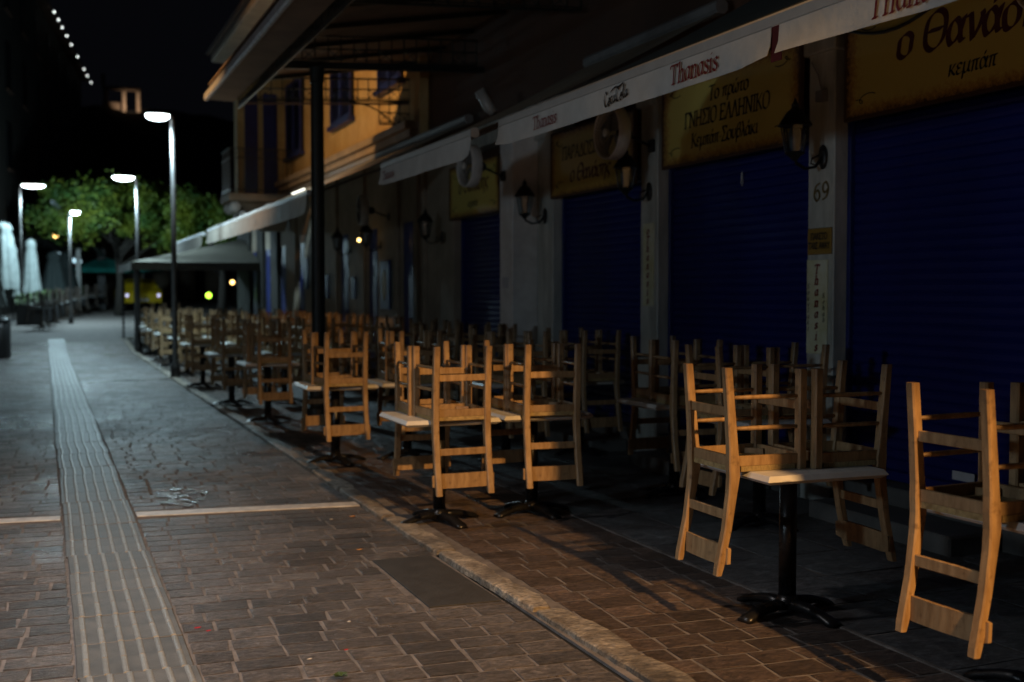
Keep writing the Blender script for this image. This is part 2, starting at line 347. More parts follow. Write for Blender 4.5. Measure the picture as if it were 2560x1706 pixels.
def lay_setts(parent, m, x0f, x1f, y0, y1, d, wmin, wmax, skip, seed, pname='paving_sett', h=.004, jn=.018, limit=300, order=None, slant=0, hole=False, zb=.0005):
    rr = random.Random(seed); vars_ = [sett_mesh('sett', m, seed*10+i, 1, 1, 1.0).mesh(pname, m) for i in range(12)]
    cells = []; y = y0
    hx0, hy0, hy1 = HOLE
    while y < y1:
        dd = d*rr.uniform(.93, 1.07); x = x0f(y)+rr.uniform(-.12, 0); xe = x1f(y)
        while x < xe-.03:
            w = rr.uniform(wmin, wmax)
            if xe-(x+w) < wmin*.45: w = xe-x
            a, b = max(x, x0f(y)), min(x+w, xe)
            if b-a > .05:
                cx, cy = (a+b)/2, y+dd/2 + slant*((a+b)/2)
                if not skip(a, b, cx, cy):
                    lo, hi = cy-dd/2, cy+dd/2
                    if hole and b > hx0 and hi > hy0 and lo < hy1:
                        if a < hx0-.05: cells.append(((a+hx0)/2, cy, hx0-a-jn, dd-jn))
                        a2 = max(a, hx0)
                        for p, q in ((lo, hy0), (hy1, hi)):
                            if q-p > .03: cells.append(((a2+b)/2, (p+q)/2, b-a2-jn, q-p-jn*.5))
                    else: cells.append((cx, cy, b-a-jn, dd-jn))
            x += w
        y += dd
    # those nearest the camera are parts, the rest one part of kind stuff
    vis = [c for c in cells if math.atan2(c[0], c[1]) > R(-2.6) and math.atan2(c[0], c[1]) < R(47) and (c[0]*.375+c[1]*.927) > 3.9]
    vis.sort(key=lambda c: c[0]**2+c[1]**2); near = set(vis[:limit])
    mb = MB()
    for c in cells:
        cx, cy, w, dd = c; g = gz(cy)+zb
        if c in near:
            o = link(pname, rr.choice(vars_), parent, (cx, cy, g)); o.scale = (w, dd, h*rr.uniform(.8, 1.2)); o.rotation_euler = (rr.uniform(-.008,.008), rr.uniform(-.008,.008), rr.uniform(-.02,.02)+slant)
        else:
            bw, bd = w/2, dd/2; hh = h*rr.uniform(.8, 1.2)
            j = lambda: rr.uniform(-.006,.006)
            ba = [(cx-bw+j(),cy-bd+j()),(cx+bw+j(),cy-bd+j()),(cx+bw+j(),cy+bd+j()),(cx-bw+j(),cy+bd+j())]
            tp = [(cx+(x-cx)*.94, cy+(yy-cy)*.9) for x, yy in ba]
            mb.add([(x,yy,g) for x,yy in ba]+[(x,yy,g+hh+rr.uniform(-.002,.002)) for x,yy in tp], [(0,1,5,4),(1,2,6,5),(2,3,7,6),(3,0,4,7),(4,5,6,7)])
    if mb.v:
        o = mb.build(pname+'_field', m, parent); o['kind'] = 'stuff'
HOLE = (1.785, 5.56, 6.71)
def strip_x(y): return .10 + (.012 if y > 20 else 0)
def skip_road(a, b, cx, cy):
    if b > .085 and a < .60:
        return True
    if 1.74 < b and a < 2.2 and 5.5 < cy < 6.75 and cx > 1.6: return True
    return False
# road left of strip, right of strip
LINE = lambda x: 8.83 - .115*(x+.3)*1.0
def near_line(a, b, cx, cy): return abs(cy-LINE(cx)) < .10
lay_setts(road, M['road'], lambda y: .59, lambda y: 2.205, 2.6, 36, .168, .19, .29,
          near_line, 3, limit=230, slant=-.05, hole=True)
lay_setts(road, M['road'], lambda y: -2.6, lambda y: .105, 2.6, 36, .168, .19, .29, near_line, 4, limit=70, slant=-.05)
# terrace setts and dark slabs
lay_setts(terrace, M['terr'], lambda y: 2.435, lambda y: 3.5, 2.2, 37, .175, .19, .27, lambda *a: False, 5, limit=200, slant=-.05, zb=.0045)
lay_setts(terrace, M['tile'], lambda y: 3.53, lambda y: 5.62, 2.2, 37, .52, .5, .56, lambda *a: False, 6, pname='floor_slab', h=.006, limit=60, zb=.0045)
mb = MB(); mb.box(3.504, 3.524, 2.2, 37, .002, .011); mb.build('joint_strip', M['mortar'], terrace)
# marble line across the lane
for a, b, w in ((-3.2, .09, .075), (.60, 2.2, .085)):
    mb = MB(); y0, y1 = LINE(a), LINE(b)
    mb.poly_prism([(a, y0-w), (b, y1-w), (b, y1+w), (a, y0+w)], .003, .012); mb.build('marble_strip', M['paintw'], road, bevel=.003)
# cover plate
mb = MB(); mb.poly_prism([(1.80,5.58),(2.19,5.56),(2.17,6.70),(1.805,6.70)], .002, .0065)
tag(mb.build('cover_plate', M['cover'], None, bevel=.004), 'dark rectangular cover plate set in the setts beside the kerb', 'cover plate')
# tactile strip
tact = empty('tactile_strip', (0, 0, 0), kind='structure', label='pale ribbed tactile paving strip down the lane')
tile = MB(); tile.box(-.235, .235, -.235, .235, .0, .011)
tile_me = tile.mesh('tactile_tile', M['tact'], bevel=.004)
rib = MB()
for yy in (-.118, .118):
    rib.add([(-.014,yy-.117,0),(-.009,yy-.114,.005),(0,yy-.113,.007),(.009,yy-.114,.005),(.014,yy-.117,0),(-.014,yy+.117,0),(-.009,yy+.114,.005),(0,yy+.113,.007),(.009,yy+.114,.005),(.014,yy+.117,0)],
            [(0,5,6,1),(1,6,7,2),(2,7,8,3),(3,8,9,4),(0,1,2,3,4),(9,8,7,6,5)][::1])
rib_me = rib.mesh('rib', M['rib'])
rr = random.Random(11); y = 2.9
while y < 37.6:
    o = link('tactile_tile', tile_me, tact, (.345+rr.uniform(-.006,.006)+.004*math.sin(y*1.3), y, gz(y)+.002+rr.uniform(0,.003)))
    o.rotation_euler = (gz(y+.2)-gz(y-.2), rr.uniform(-.006,.006), rr.uniform(-.012,.012))
    for i in range(6):
        r_ = link('rib', rib_me, o, (-.195+i*.078, 0, .0105))
    y += .478
# kerb stones
kerb = empty('kerb', (0, 0, 0), kind='structure', label='worn pale kerb stones between lane and terrace')
def kerb_x(y):   # left face of the kerb
    return 2.215 + .06*max(0, (7-y)/3) - .03*math.exp(-((y-9)/3)**2) + .35*max(0, (y-20)/27)**2*0
rr = random.Random(21); y = 2.2
cuts = [2.2, 3.6, 4.95, 5.0]
ylist = [2.0, 3.45, 5.28, 6.7, 7.9, 9.2]
while ylist[-1] < 36.8: ylist.append(ylist[-1]+rr.uniform(1.0, 1.5))
for i in range(len(ylist)-1):
    a, b = ylist[i]+.015, ylist[i+1]-.03
    n = max(4, int((b-a)/.07)); w = rr.uniform(.135, .165); h = rr.uniform(.026, .036)
    if i == 1: w = .175
    vs = []; ph = rr.uniform(0, 9)
    for k in range(n+1):
        yy = a+(b-a)*k/n; e = .5*abs(2*k/n-1)**8
        xl = kerb_x(yy)+rr.uniform(-.005,.005)+.02*e; xr = kerb_x(yy)+w+rr.uniform(-.012,.012)+.012*math.sin(yy*9+ph)-.03*e
        zt = gz(yy)+h+rr.uniform(-.002,.002)-.01*e; zb = gz(yy)-.005
        vs += [(xl-.004,yy,zb),(xl,yy,zt-.007),(xl+.009,yy,zt),((xl+xr)/2+rr.uniform(-.02,.02),yy,zt+rr.uniform(-.002,.003)),(xr-.012,yy,zt-.004),(xr,yy,zb)]
    fs = []
    for k in range(n):
        for q in range(5): fs.append((k*6+q, (k+1)*6+q, (k+1)*6+q+1, k*6+q+1))
    fs += [(0,1,2,3,4,5), tuple(n*6+q for q in (5,4,3,2,1,0))]
    mb = MB(); mb.add(vs, fs); mb.build('kerb_stone', M['kerb'], kerb)
mb = MB(); mb.box(2.23, 2.43, 2, 37, -.008, .006); mb.build('bedding_mortar', M['mortar'], kerb)
# kerb corner at the far end
mb = MB(); mb.bar((2.25,37.0,gz(37)+.02),(3.4,38.6,gz(38)+.02), .2, .06); mb.build('kerb_stone', M['kerb'], kerb)

# ------------------------------------------------------------------ chair (upturned, seat resting at z=0; its back hangs towards local -y)
def make_chair(name='taverna_chair'):
    t = empty(name)
    w = M['wood']; bx = .183; fx = .192
    for s in (-1, 1):
        m = MB(); m.bar((s*fx,.185,.0),(s*fx,.185,.482), .046, .046, ch=.007); m.build('leg', w, t)
    for s in (-1, 1):   # rear post, one piece from foot to top of the back
        pr = [(.494,-.222,.040),(.30,-.205,.043),(.10,-.19,.050),(.04,-.186,.060),(-.02,-.184,.058),(-.10,-.193,.048),(-.27,-.218,.041),(-.45,-.258,.038),(-.486,-.266,.030)]
        vs = []; hw = .0215
        for z, yy, d in pr:
            c = .006
            for px, py in ((-hw+c,-d/2),(hw-c,-d/2),(hw,-d/2+c),(hw,d/2-c),(hw-c,d/2),(-hw+c,d/2),(-hw,d/2-c),(-hw,-d/2+c)): vs.append((s*bx+px, yy+py, z))
        n = len(pr); fs = [tuple(range(8)), tuple((n-1)*8+k for k in range(7,-1,-1))]
        for i in range(n-1):
            for k in range(8): fs.append((i*8+k, (i+1)*8+k, (i+1)*8+(k+1)%8, i*8+(k+1)%8))
        m = MB(); m.add(vs, fs); m.build('rear_post', w, t)
    # seat rails
    for a, b in (((-fx+.02,.185,.05),(fx-.02,.185,.05)), ((-bx+.018,-.186,.05),(bx-.018,-.186,.05))):
        m = MB(); m.bar(a, b, .022, .05, ch=.003); m.build('seat_rail', w, t)
    for s in (-1, 1):
        m = MB(); m.bar((s*bx,-.16,.05),(s*fx,.166,.05), .022, .05, ch=.003); m.build('seat_rail', w, t)
    for s in (-1, 1):
        m = MB(); m.bar((s*.165,.10,.045),(s*.10,.168,.045), .018, .03); m.build('corner_block', w, t)
    # rush seat, a woven pad with four fields
    m = MB(); n = 9; vs = []; fs = []
    for i in range(n+1):
        for j in range(n+1):
            u, v = i/n*2-1, j/n*2-1
            e = max(abs(u), abs(v)); vs.append((u*.172, v*.17, .028+.012*e**2 if e < .99 else .026))
    for i in range(n):
        for j in range(n): fs.append((i*(n+1)+j, (i+1)*(n+1)+j, (i+1)*(n+1)+j+1, i*(n+1)+j+1))
    m.add(vs, fs); m.box(-.199,.199,-.150,.150,.001,.026); m.box(-.168,.168,-.196,.201,.0012,.0258)
    m.build('rush_seat', M['rush'], t)
    # stretchers: flat boards front and rear, two round rungs each side
    m = MB(); m.bar((-fx+.018,.187,.305),(fx-.018,.187,.305), .016, .044, ch=.003); m.build('stretcher', w, t)
    m = MB(); m.bar((-bx+.017,-.203,.285),(bx-.017,-.203,.285), .016, .044, ch=.003); m.build('stretcher', w, t)
    for s in (-1, 1):
        for z in (.352, .205):
            m = MB(); m.tube([(s*fx,.172,z),(s*(fx-.002),.09,z),(s*(bx+.003),-.1,z),(s*bx,-.19,z)], [.0085,.0115,.0115,.0085], 8); m.build('rung', w, t, True)
    m = MB(); m.bar((-bx+.017,-.213,-.205),(bx-.017,-.213,-.205), .016, .046, ch=.003); m.build('back_slat', w, t)
    # top board, bowed, fixed to the inner side of the posts and wider than them
    m = MB(); n = 8; vs = []
    for i in range(n+1):
        u = i/n*2-1; x = u*.218; yb = -.222+.014*(1-u*u)*-1; e = .012 if abs(u) == 1 else 0
        vs += [(x,yb-.009,-.345-e),(x,yb+.009,-.345-e),(x,yb-.012,-.442+e),(x,yb+.006,-.442+e)]
    fs = [(0,1,3,2), (n*4,n*4+2,n*4+3,n*4+1)]
    for i in range(n):
        a = i*4; b = a+4; fs += [(a,b,b+1,a+1),(a+2,a+3,b+3,b+2),(a,a+2,b+2,b),(a+1,b+1,b+3,a+3)]
    m.add(vs, fs); m.build('top_board', w, t)
    return t
TT = .748
def make_table(name='pedestal_table'):
    t = empty(name); h = .34
    m = MB(); a = h; b = h-.018
    m.add([(-b+.01,-b+.01,TT-.044),(b-.01,-b+.01,TT-.044),(b-.01,b-.01,TT-.044),(-b+.01,b-.01,TT-.044),
           (-a,-a,TT-.026),(a,-a,TT-.026),(a,a,TT-.026),(-a,a,TT-.026),(-b,-b,TT),(b,-b,TT),(b,b,TT),(-b,b,TT)],
          [(3,2,1,0)]+[(i,(i+1)%4,4+(i+1)%4,4+i) for i in range(4)]+[(4+i,4+(i+1)%4,8+(i+1)%4,8+i) for i in range(4)]+[(8,9,10,11)])
    m.build('tabletop', M['white_top'], t, bevel=.002)
    m = MB(); m.bar((-.2,0,TT-.045),(.2,0,TT-.045), .05, .016); m.bar((0,-.2,TT-.0451),(0,.2,TT-.0451), .05, .0158); m.build('top_plate', M['cast'], t)
    m = MB(); m.lathe([(.044,.06),(.044,TT-.05)], n=16); m.build('column', M['cast'], t, True)
    m = MB(); m.lathe([(.062,.052),(.062,.062),(.052,.075),(.0445,.095)], n=16); m.build('collar', M['cast'], t, True)
    for k in range(4):
        an = R(14) + k*math.pi/2; c, s = math.cos(an), math.sin(an); m = MB(); vs = []; fs = []
        pr = [(.02,.024,.072,.036),(.10,.034,.076,.035),(.17,.030,.066,.034),(.235,.016,.047,.034),(.28,.001,.034,.040),(.31,.0,.022,.036)]
        for r_, zb, zt, hw in pr:
            for q, z, wd in ((-1,zb,1),(1,zb,1),(1,zt-.008,.9),(.0,zt,.0),(-1,zt-.008,.9)):
                px, py = r_, q*hw*wd; vs.append((c*px-s*py, s*px+c*py, z))
        n = len(pr)
        for i in range(n-1):
            for k2 in range(5): fs.append((i*5+k2, i*5+(k2+1)%5, (i+1)*5+(k2+1)%5, (i+1)*5+k2))
        fs += [(4,3,2,1,0), tuple((n-1)*5+q for q in range(5))]
        m.add(vs, fs); m.build('foot', M['cast'], t, True)
    return t
chair0 = make_chair(); note_kids(chair0)
table0 = make_table(); note_kids(table0)
used = {'c': False, 't': False}
ZG = .010
def place_table(x, y, rz, label, group='white pedestal tables on the terrace'):
    z = gz(y)+ZG
    if not used['t']:
        used['t'] = True; table0.location = (x,y,z); table0.rotation_euler[2] = rz
        return tag(table0, label, 'table', group)
    return copy_tree(table0, (x,y,z), rz, label=label, cat='table', group=group)
def place_chair(tx, ty, trz, side, label, group='upturned chairs on the terrace tables', off=.222, jit=None):
    """side: direction (local to the table) in which the back hangs"""
    ang = {'-y': 0, '+x': R(90), '+y': R(180), '-x': R(-90)}[side] + trz
    j = jit if jit is not None else (random.uniform(-.035,.035), random.uniform(-.085,.085), random.uniform(-.02,.012))
    d = Vector((math.sin(ang), -math.cos(ang), 0)); l = Vector((d.y, -d.x, 0))
    p = Vector((tx, ty, gz(ty)+ZG+TT+.0005)) + d*(off+j[2]) + l*j[0]; rz = ang + j[1]
    if not used['c']:
        used['c'] = True; chair0.location = p; chair0.rotation_euler[2] = rz
        return tag(chair0, label, 'chair', group)
    return copy_tree(chair0, p, rz, label=label, cat='chair', group=group)
ORD = ['first','second','third','fourth','fifth','sixth','seventh','eighth','ninth','tenth','eleventh','twelfth','thirteenth','fourteenth','fifteenth']
# the table nearest the middle of the picture and the one cut by the right edge
place_table(3.42, 4.80, R(-1), 'white square table in front with a chipped edge, two chairs upturned on it')
place_chair(3.42, 4.80, R(-1), '-x', 'upturned wooden chair on the front chipped table, hanging over its street side', jit=(.04,.0,.0), off=.222)
place_chair(3.42, 4.80, R(-1), '+x', 'dim upturned chair on the front chipped table, hanging towards the blue shutters', jit=(0,-.03,.0), off=.222)
place_table(3.64, 3.42, R(2), 'white table cut off by the right edge of the photo')
place_chair(3.64, 3.40, R(2), '-x', 'upturned wooden chair at the right edge, closest chair to the camera', jit=(.06,.02,.025))
place_chair(3.64, 3.40, R(2), '+x', 'upturned chair at the right edge behind the closest chair, mostly cropped', jit=(0,.03,0))
# rows along the kerb: pairs of tables pushed together
rows = [(7.66,2.545,3.27),(10.74,2.54,3.27),(14.45,2.57,None),(16.9,2.49,3.25),(20.4,2.52,3.22),(23.4,2.6,3.3),(26.1,2.55,3.3),(28.8,2.6,3.3),(31.5,2.65,3.4),(34.4,2.7,3.4)]
for i, (y, xa, xb) in enumerate(rows):
    o_ = ORD[i]
    for x, nm in ((xa, 'kerbside'), (xb, 'inner')):
        if x is None: continue
        dy = 0 if nm == 'kerbside' else random.uniform(.0, .10); rz = R(random.uniform(-1.2,1.2))
        place_table(x, y+dy, rz, f'{nm} white table of the {o_} pair along the kerb from the camera')
        place_chair(x, y+dy, rz, '-y', f'upturned chair on the {nm} table of the {o_} kerb pair, back hanging nearer the camera')
        place_chair(x, y+dy, rz, '+y', f'upturned chair on the {nm} table of the {o_} kerb pair, back hanging away from camera')
# inner tables by the shop fronts
inner = [(4.62,8.0,'y'),(4.55,6.72,'x'),(4.95,10.45,'y'),(4.12,10.35,'y'),(4.9,12.9,'y'),(4.2,13.4,'x'),(4.95,15.2,'y'),(4.85,17.4,'y'),(4.1,17.9,'x'),(4.9,19.6,'y'),
         (4.2,20.6,'y'),(4.9,22.0,'y'),(4.15,23.4,'x'),(4.9,24.6,'y'),(4.9,27.2,'y'),(4.2,28.8,'y')]
inner.sort(key=lambda q: q[1])
for i, (x, y, ax) in enumerate(inner):
    o_ = ORD[i] if i < 15 else 'sixteenth'; rz = R(random.uniform(-3,3))
    place_table(x, y, rz, f'dim white table by the shop fronts, {o_} inner one from the camera')
    for s, wd in (('-', 'near' if ax == 'y' else 'street'), ('+', 'far' if ax == 'y' else 'wall')):
        place_chair(x, y, rz, s+ax, f'dark upturned chair on the {o_} inner table by the shops, on its {wd} side')

# ------------------------------------------------------------------ lettering (broad-nib strokes)
G_ = {
'a': (5.6, 'c4.3,5.2 2.6,6 .7,4.2 .6,1.8 1.9,0 3.4,.8 4.3,2.4|c4.5,6 4.2,2 4.5,.3 5.5,.7'), 'n': (6.4, 's.2,5.6 1.2,6 1.2,0|c1.2,4 2.7,5.8 4.5,5.3 4.7,3.5 4.7,.2|s.3,0 2.2,0|s3.8,0 5.7,0'),
'h': (6.4, 's.2,9.4 1.2,9.6 1.2,0|c1.2,4 2.7,5.8 4.5,5.3 4.7,3.5 4.7,.2|s.3,0 2.2,0|s3.8,0 5.7,0'), 's': (4.8, 'c4,5 2.6,6 1,5 1.7,3.6 3.6,2.4 4,1 2.4,0 .6,1.1'),
'i': (2.9, 's.2,5.6 1.2,6 1.2,0|s.3,0 2.2,0|s1.1,8.1 1.5,8.4'), 'T': (8, 's.4,9 7.2,9|s3.8,9 3.8,0|s2.6,0 5,0|s.4,9 .3,7.6|s7.2,9 7.4,7.6'),
'o': (5.6, 'c2.8,6 .8,5 .6,3 .8,1 2.8,0 4.8,1 5,3 4.8,5 2.8,6'), 'k': (5.8,'s1,9 1,0|s4.6,5.8 1.2,2.8|s2.2,3.6 5,.0'), 'e': (5, 'c.7,3 4.4,3.6 4,5.4 2.6,6 .7,4.2 .6,1.8 2.2,0 4.4,1.2'),
'b': (5.6,'s1,9.4 1,.2|c1,4.6 2.8,6 4.7,4.6 4.7,1.4 2.8,0 1,1'), 'u': (6,'c.8,6 .8,1.6 2.4,0 4.4,1.6|s4.6,6 4.6,0'), 'v': (5.4,'s.4,6 2.6,0 4.8,6'), 'l': (2.6,'s1.2,9.4 1.2,0'),
'S': (6.2,'c5.4,7.8 3.2,9.2 1,7.8 1.6,5.6 4.6,3.8 5.4,1.6 3,0 .6,1.4'), 'K': (7,'s1.2,9 1.2,0|s6,9 1.6,4.2|s2.6,5.2 6.4,0|s.2,0 2.2,0|s.2,9 2.2,9'),
'Θ': (8.4,'c4.2,9.4 1.4,8 .7,4.8 1.4,1.4 4,-.1 6.8,1.6 7.5,4.8 6.8,8 4.2,9.4|s2,4.8 6.2,4.8'),
'α': (6,'c5.2,6 4.2,2 2,0 .6,2 .8,4.6 2.4,6 4,4.4 4.8,.8 5.8,.4'), 'ν': (5.6,'s.4,5.9 1.3,6 2.8,0|c2.8,0 4.6,2.8 5.2,5 4.9,6'), 'σ': (6.2,'c2.8,5.8 .8,4.8 .6,2.6 1.4,.4 3,0 4.8,1.6 4.6,4.6 2.8,5.8|s2.8,5.8 6,6.1'),
'η': (6,'s.2,5.6 1.1,6 1,0|c1.1,4 2.6,5.8 4.5,5.2 4.6,2 4.3,-2.8'), 'ς': (4.6,'c4,5.2 2.6,6 .8,4.4 .8,2 2.6,.9 3.6,-.4 2.4,-1.9'),
'κ': (5.8,'s1.2,6 .8,0|c1,2.6 3.2,4 4.6,6|c2,3.2 3.4,1.4 5.2,.1'), 'ε': (4.8,'c4.1,5.2 2.4,6 .9,4.8 1.4,3.4 2.9,3.1|c2.6,3.1 .7,2.2 .9,.6 2.4,0 4.3,.9'),
'μ': (6,'s1.2,6 .5,-2.8|c1,2 1.8,.1 3.4,.6 4.6,2.6|c4.9,6 4.5,1.4 5.6,.3'), 'π': (6.4,'c.3,5 1.4,5.6 6,5.8|s2,5.5 1.4,0|c4.3,5.6 4.1,1 5.3,.3'),
'ρ': (5.6,'c1.2,1 2.8,0 4.8,1.4 4.8,4.6 2.9,6 1.3,4.6 .9,2 .6,-3'), 'ω': (7.4,'c1.4,5.9 .5,3.6 .9,.8 2.2,0 3.5,1.4 3.7,3.4|c3.7,3.4 3.9,1.2 5.2,0 6.5,1 6.7,4 5.8,5.9'), 'τ': (5.2,'c.3,5 1.4,5.6 4.9,5.8|c2.8,5.6 2.5,1.2 3.8,.3'),
'υ': (5.6,'c.4,5.6 1.1,5.8 1.2,2 2.4,0 4.4,1.6 4.9,4.6 4.4,6'), 'β': (5.6,'c.6,-2.8 1.1,4 1.8,8 3.4,9.2 4.6,7.8 4,5.8 2.4,5.2|c2.4,5.2 4.6,4.8 5,2.4 3.6,.2 1.2,.8'), 'λ': (5.4,'c.5,9 1.6,9 3.2,4.4 4.6,.2 5.2,.3|s2.9,5.2 .6,0'), 'ι': (2.8,'c.6,5.8 1.3,5.6 1.1,1 2.3,.4'),
'Γ': (6.4,'s1.4,9 1.4,0|s.3,9 5.8,9|s5.8,9 5.9,7.5|s.4,0 2.6,0'), 'Ν': (8.2,'s1.3,9 1.3,0|s1.3,9 6.8,0|s6.8,0 6.8,9|s.2,9 1.6,9|s.3,0 2.3,0|s5.8,9 7.8,9'),
'Η': (8.2,'s1.3,9 1.3,0|s6.6,9 6.6,0|s1.3,4.6 6.6,4.6|s.3,0 2.3,0|s.3,9 2.3,9|s5.6,0 7.6,0|s5.6,9 7.6,9'), 'Σ': (6.8,'s6,7.6 5.8,9 .8,9 3.8,4.7 .6,0 6,0 6.2,1.5'),
'Ι': (3.4,'s1.7,9 1.7,0|s.6,0 2.8,0|s.6,9 2.8,9'), 'Ο': (8,'c4,9.2 1.3,8 .7,4.6 1.3,1.2 4,-.2 6.6,1.2 7.2,4.6 6.6,8 4,9.2'), 'Ε': (6.6,'s1.3,9 1.3,0|s.3,9 5.8,9 5.9,7.6|s.3,0 5.9,0 6.1,1.5|s1.3,4.7 4.6,4.7'),
'Λ': (7.4,'s3.7,9.2 .9,0|s3.7,9.2 6.6,0|s.1,0 1.9,0|s5.6,0 7.4,0'), 'Π': (8.2,'s1.3,9 1.3,0|s6.6,9 6.6,0|s.3,9 7.6,9|s.3,0 2.3,0|s5.6,0 7.6,0'), 'Α': (7.4,'s3.7,9.2 .9,0|s3.7,9.2 6.6,0|s2,3.2 5.5,3.2'),
'Ρ': (6.6,'s1.3,9 1.3,0|c1.3,9 4.4,9 5.6,7 4.4,4.6 1.3,4.4|s.3,0 2.4,0'), 'Δ': (7.6,'s3.8,9.2 .6,0 7,0 3.8,9.2'), 'Τ': (7.4,'s.4,9 7,9|s3.7,9 3.7,0|s2.6,0 4.8,0'), 'W': (10,'s.4,9 2.6,0 5,8 7.4,0 9.6,9'), 'Y': (7.2,'s.4,9 3.6,4.6 6.8,9|s3.6,4.6 3.6,0'),
'6': (6,'c5,8.6 2.4,7.6 .8,4.6 .8,2 2.8,0 5,1.6 4.6,4.4 2.8,5.2 1,3.6'), '9': (6,'c1,.4 3.6,1.4 5.2,4.4 5.2,7 3.2,9 1,7.4 1.4,4.6 3.2,3.8 5,5.4'), '·': (3,'s1.2,3 1.8,3.1'), ' ': (3.6,''), }
for a, b in (('ά','α'),('ώ','ω'),('ϰ','κ')):
    w, st = G_[b]; G_[a] = (w, st + ('|s%g,7.4 %g,9' % (w*.5, w*.62) if a != 'ϰ' else ''))
G_['ο'] = G_['o']; G_['Κ'] = G_['K']; G_['E'] = G_['Ε']; G_['A'] = G_['Α']
def hull(ps):
    ps = sorted(set((round(x,5), round(y,5)) for x, y in ps))
    def half(q):
        o = []
        for p in q:
            while len(o) > 1 and (o[-1][0]-o[-2][0])*(p[1]-o[-2][1])-(o[-1][1]-o[-2][1])*(p[0]-o[-2][0]) <= 0: o.pop()
            o.append(p)
        return o
    return half(ps)[:-1] + half(ps[::-1])[:-1]
def glyph_polys(st, nib, ang, thin):
    c, s = math.cos(ang), math.sin(ang); nb = [(c*a-s*b, s*a+c*b) for a, b in ((-nib/2,-thin/2),(nib/2,-thin/2),(nib/2,thin/2),(-nib/2,thin/2))]
    out = []
    for q in st.split('|'):
        if not q: continue
        pts = [tuple(float(v) for v in p.split(',')) for p in q[1:].split()]
        if q[0] == 'c' and len(pts) > 2:
            e = [pts[0]] + pts + [pts[-1]] if pts[0] != pts[-1] else [pts[-2]] + pts + [pts[1]]
            sm = []
            for i in range(1, len(e)-2):
                p0, p1, p2, p3 = e[i-1:i+3]
                for k in range(4):
                    t = k/4; sm.append(tuple(.5*(2*p1[d]+(p2[d]-p0[d])*t+(2*p0[d]-5*p1[d]+4*p2[d]-p3[d])*t*t+(3*p1[d]-p0[d]-3*p2[d]+p3[d])*t**3) for d in (0,1)))
            sm.append(e[-2]); pts = sm
        for a, b in zip(pts, pts[1:]): out.append(hull([(a[0]+x, a[1]+y) for x, y in nb]+[(b[0]+x, b[1]+y) for x, y in nb]))
    return out
def text(name, s, m, parent, org, height, right=(0,-1,0), up=(0,0,1), shear=.0, nib=1.3, thin=.35, ang=.5, center=True, sx=1., vertical=False, off=.0015, apart=False):
    """height = cap height in metres; org = baseline point (centre)"""
    k = height/9; right = Vector(right); up = Vector(up); nrm = right.cross(up); org = Vector(org)
    tot = sum(G_[c][0] for c in s)*k*sx; x = -tot/2 if center else 0; mb = MB(); z = 0; yv = 0
    for c in s:
        w, st = G_[c]
        for p in glyph_polys(st, nib, ang, thin):
            z += 1
            if vertical: mb.add([org + right*((px-w/2+shear*py)*k*sx) + up*(py*k+yv) + nrm*(off+(z%9)*.00012) for px, py in p], [tuple(range(len(p)))])
            else: mb.add([org + right*((px+shear*py)*k*sx+x) + up*(py*k) + nrm*(off+(z%9)*.00012) for px, py in p], [tuple(range(len(p)))])
        x += w*k*sx; yv -= height*1.28
        if (vertical or apart) and mb.v: mb.build('letter', m, parent); mb = MB()
    return mb.build(name, m, parent) if mb.v else None

# ------------------------------------------------------------------ near building (shop fronts)
shop = empty('taverna_building', (5.5, 8, 0), label='taverna building with marble pillars and closed blue roller shutters', cat='building')
def B(name, m, mat_, **k): return m.build(name, mat_, shop, loc=(-5.5,-8,0), **k)
def bbox(name, x0,x1,y0,y1,z0,z1, m_, bevel=.006): return B(name, MB().box(x0,x1,y0,y1,z0,z1), m_, bevel=bevel)
bbox('upper_wall', 5.62, 6.2, -4, 17.3, 3.62, 9, M['upper'], 0)
bbox('back_wall', 5.80, 6.2, -4, 17.3, 0, 3.62, M['upper'], 0)
pill = [(4.28,4.60),(7.18,7.50),(9.87,10.21),(12.35,12.80)]
for a, b in pill:
    bbox('pillar', 5.5, 5.79, a, b, .98, 3.6, M['marble'], .008)
    bbox('pillar_base', 5.47, 5.79, a-.03, b+.03, 0, .97, M['marble'], .01)
    bbox('pillar_cap', 5.46, 5.79, a-.04, b+.04, 3.42, 3.52, M['marble'], .01)
bbox('white_column', 5.18, 5.60, 12.81, 13.22, 0, 3.55, M['whitecol'], .01)
bbox('pilaster', 5.5, 5.79, 13.24, 13.85, 0, 3.6, M['whitecol'], .01)
bbox('pilaster', 5.5, 5.79, 15.86, 16.12, 0, 3.6, M['cream'], .01)
bbox('wall_panel', 5.56, 5.79, 16.13, 17.28, 0, 3.6, M['cream'], .004)
bbox('lintel', 5.56, 5.79, -4, 17.3, 3.602, 3.9, M['marble'], .01)
bbox('shade_slab', 3.5, 5.61, -4, 5.2, 4.62, 4.78, M['upper'], .01)  # unseen slab added to keep the sodium light off the awning top
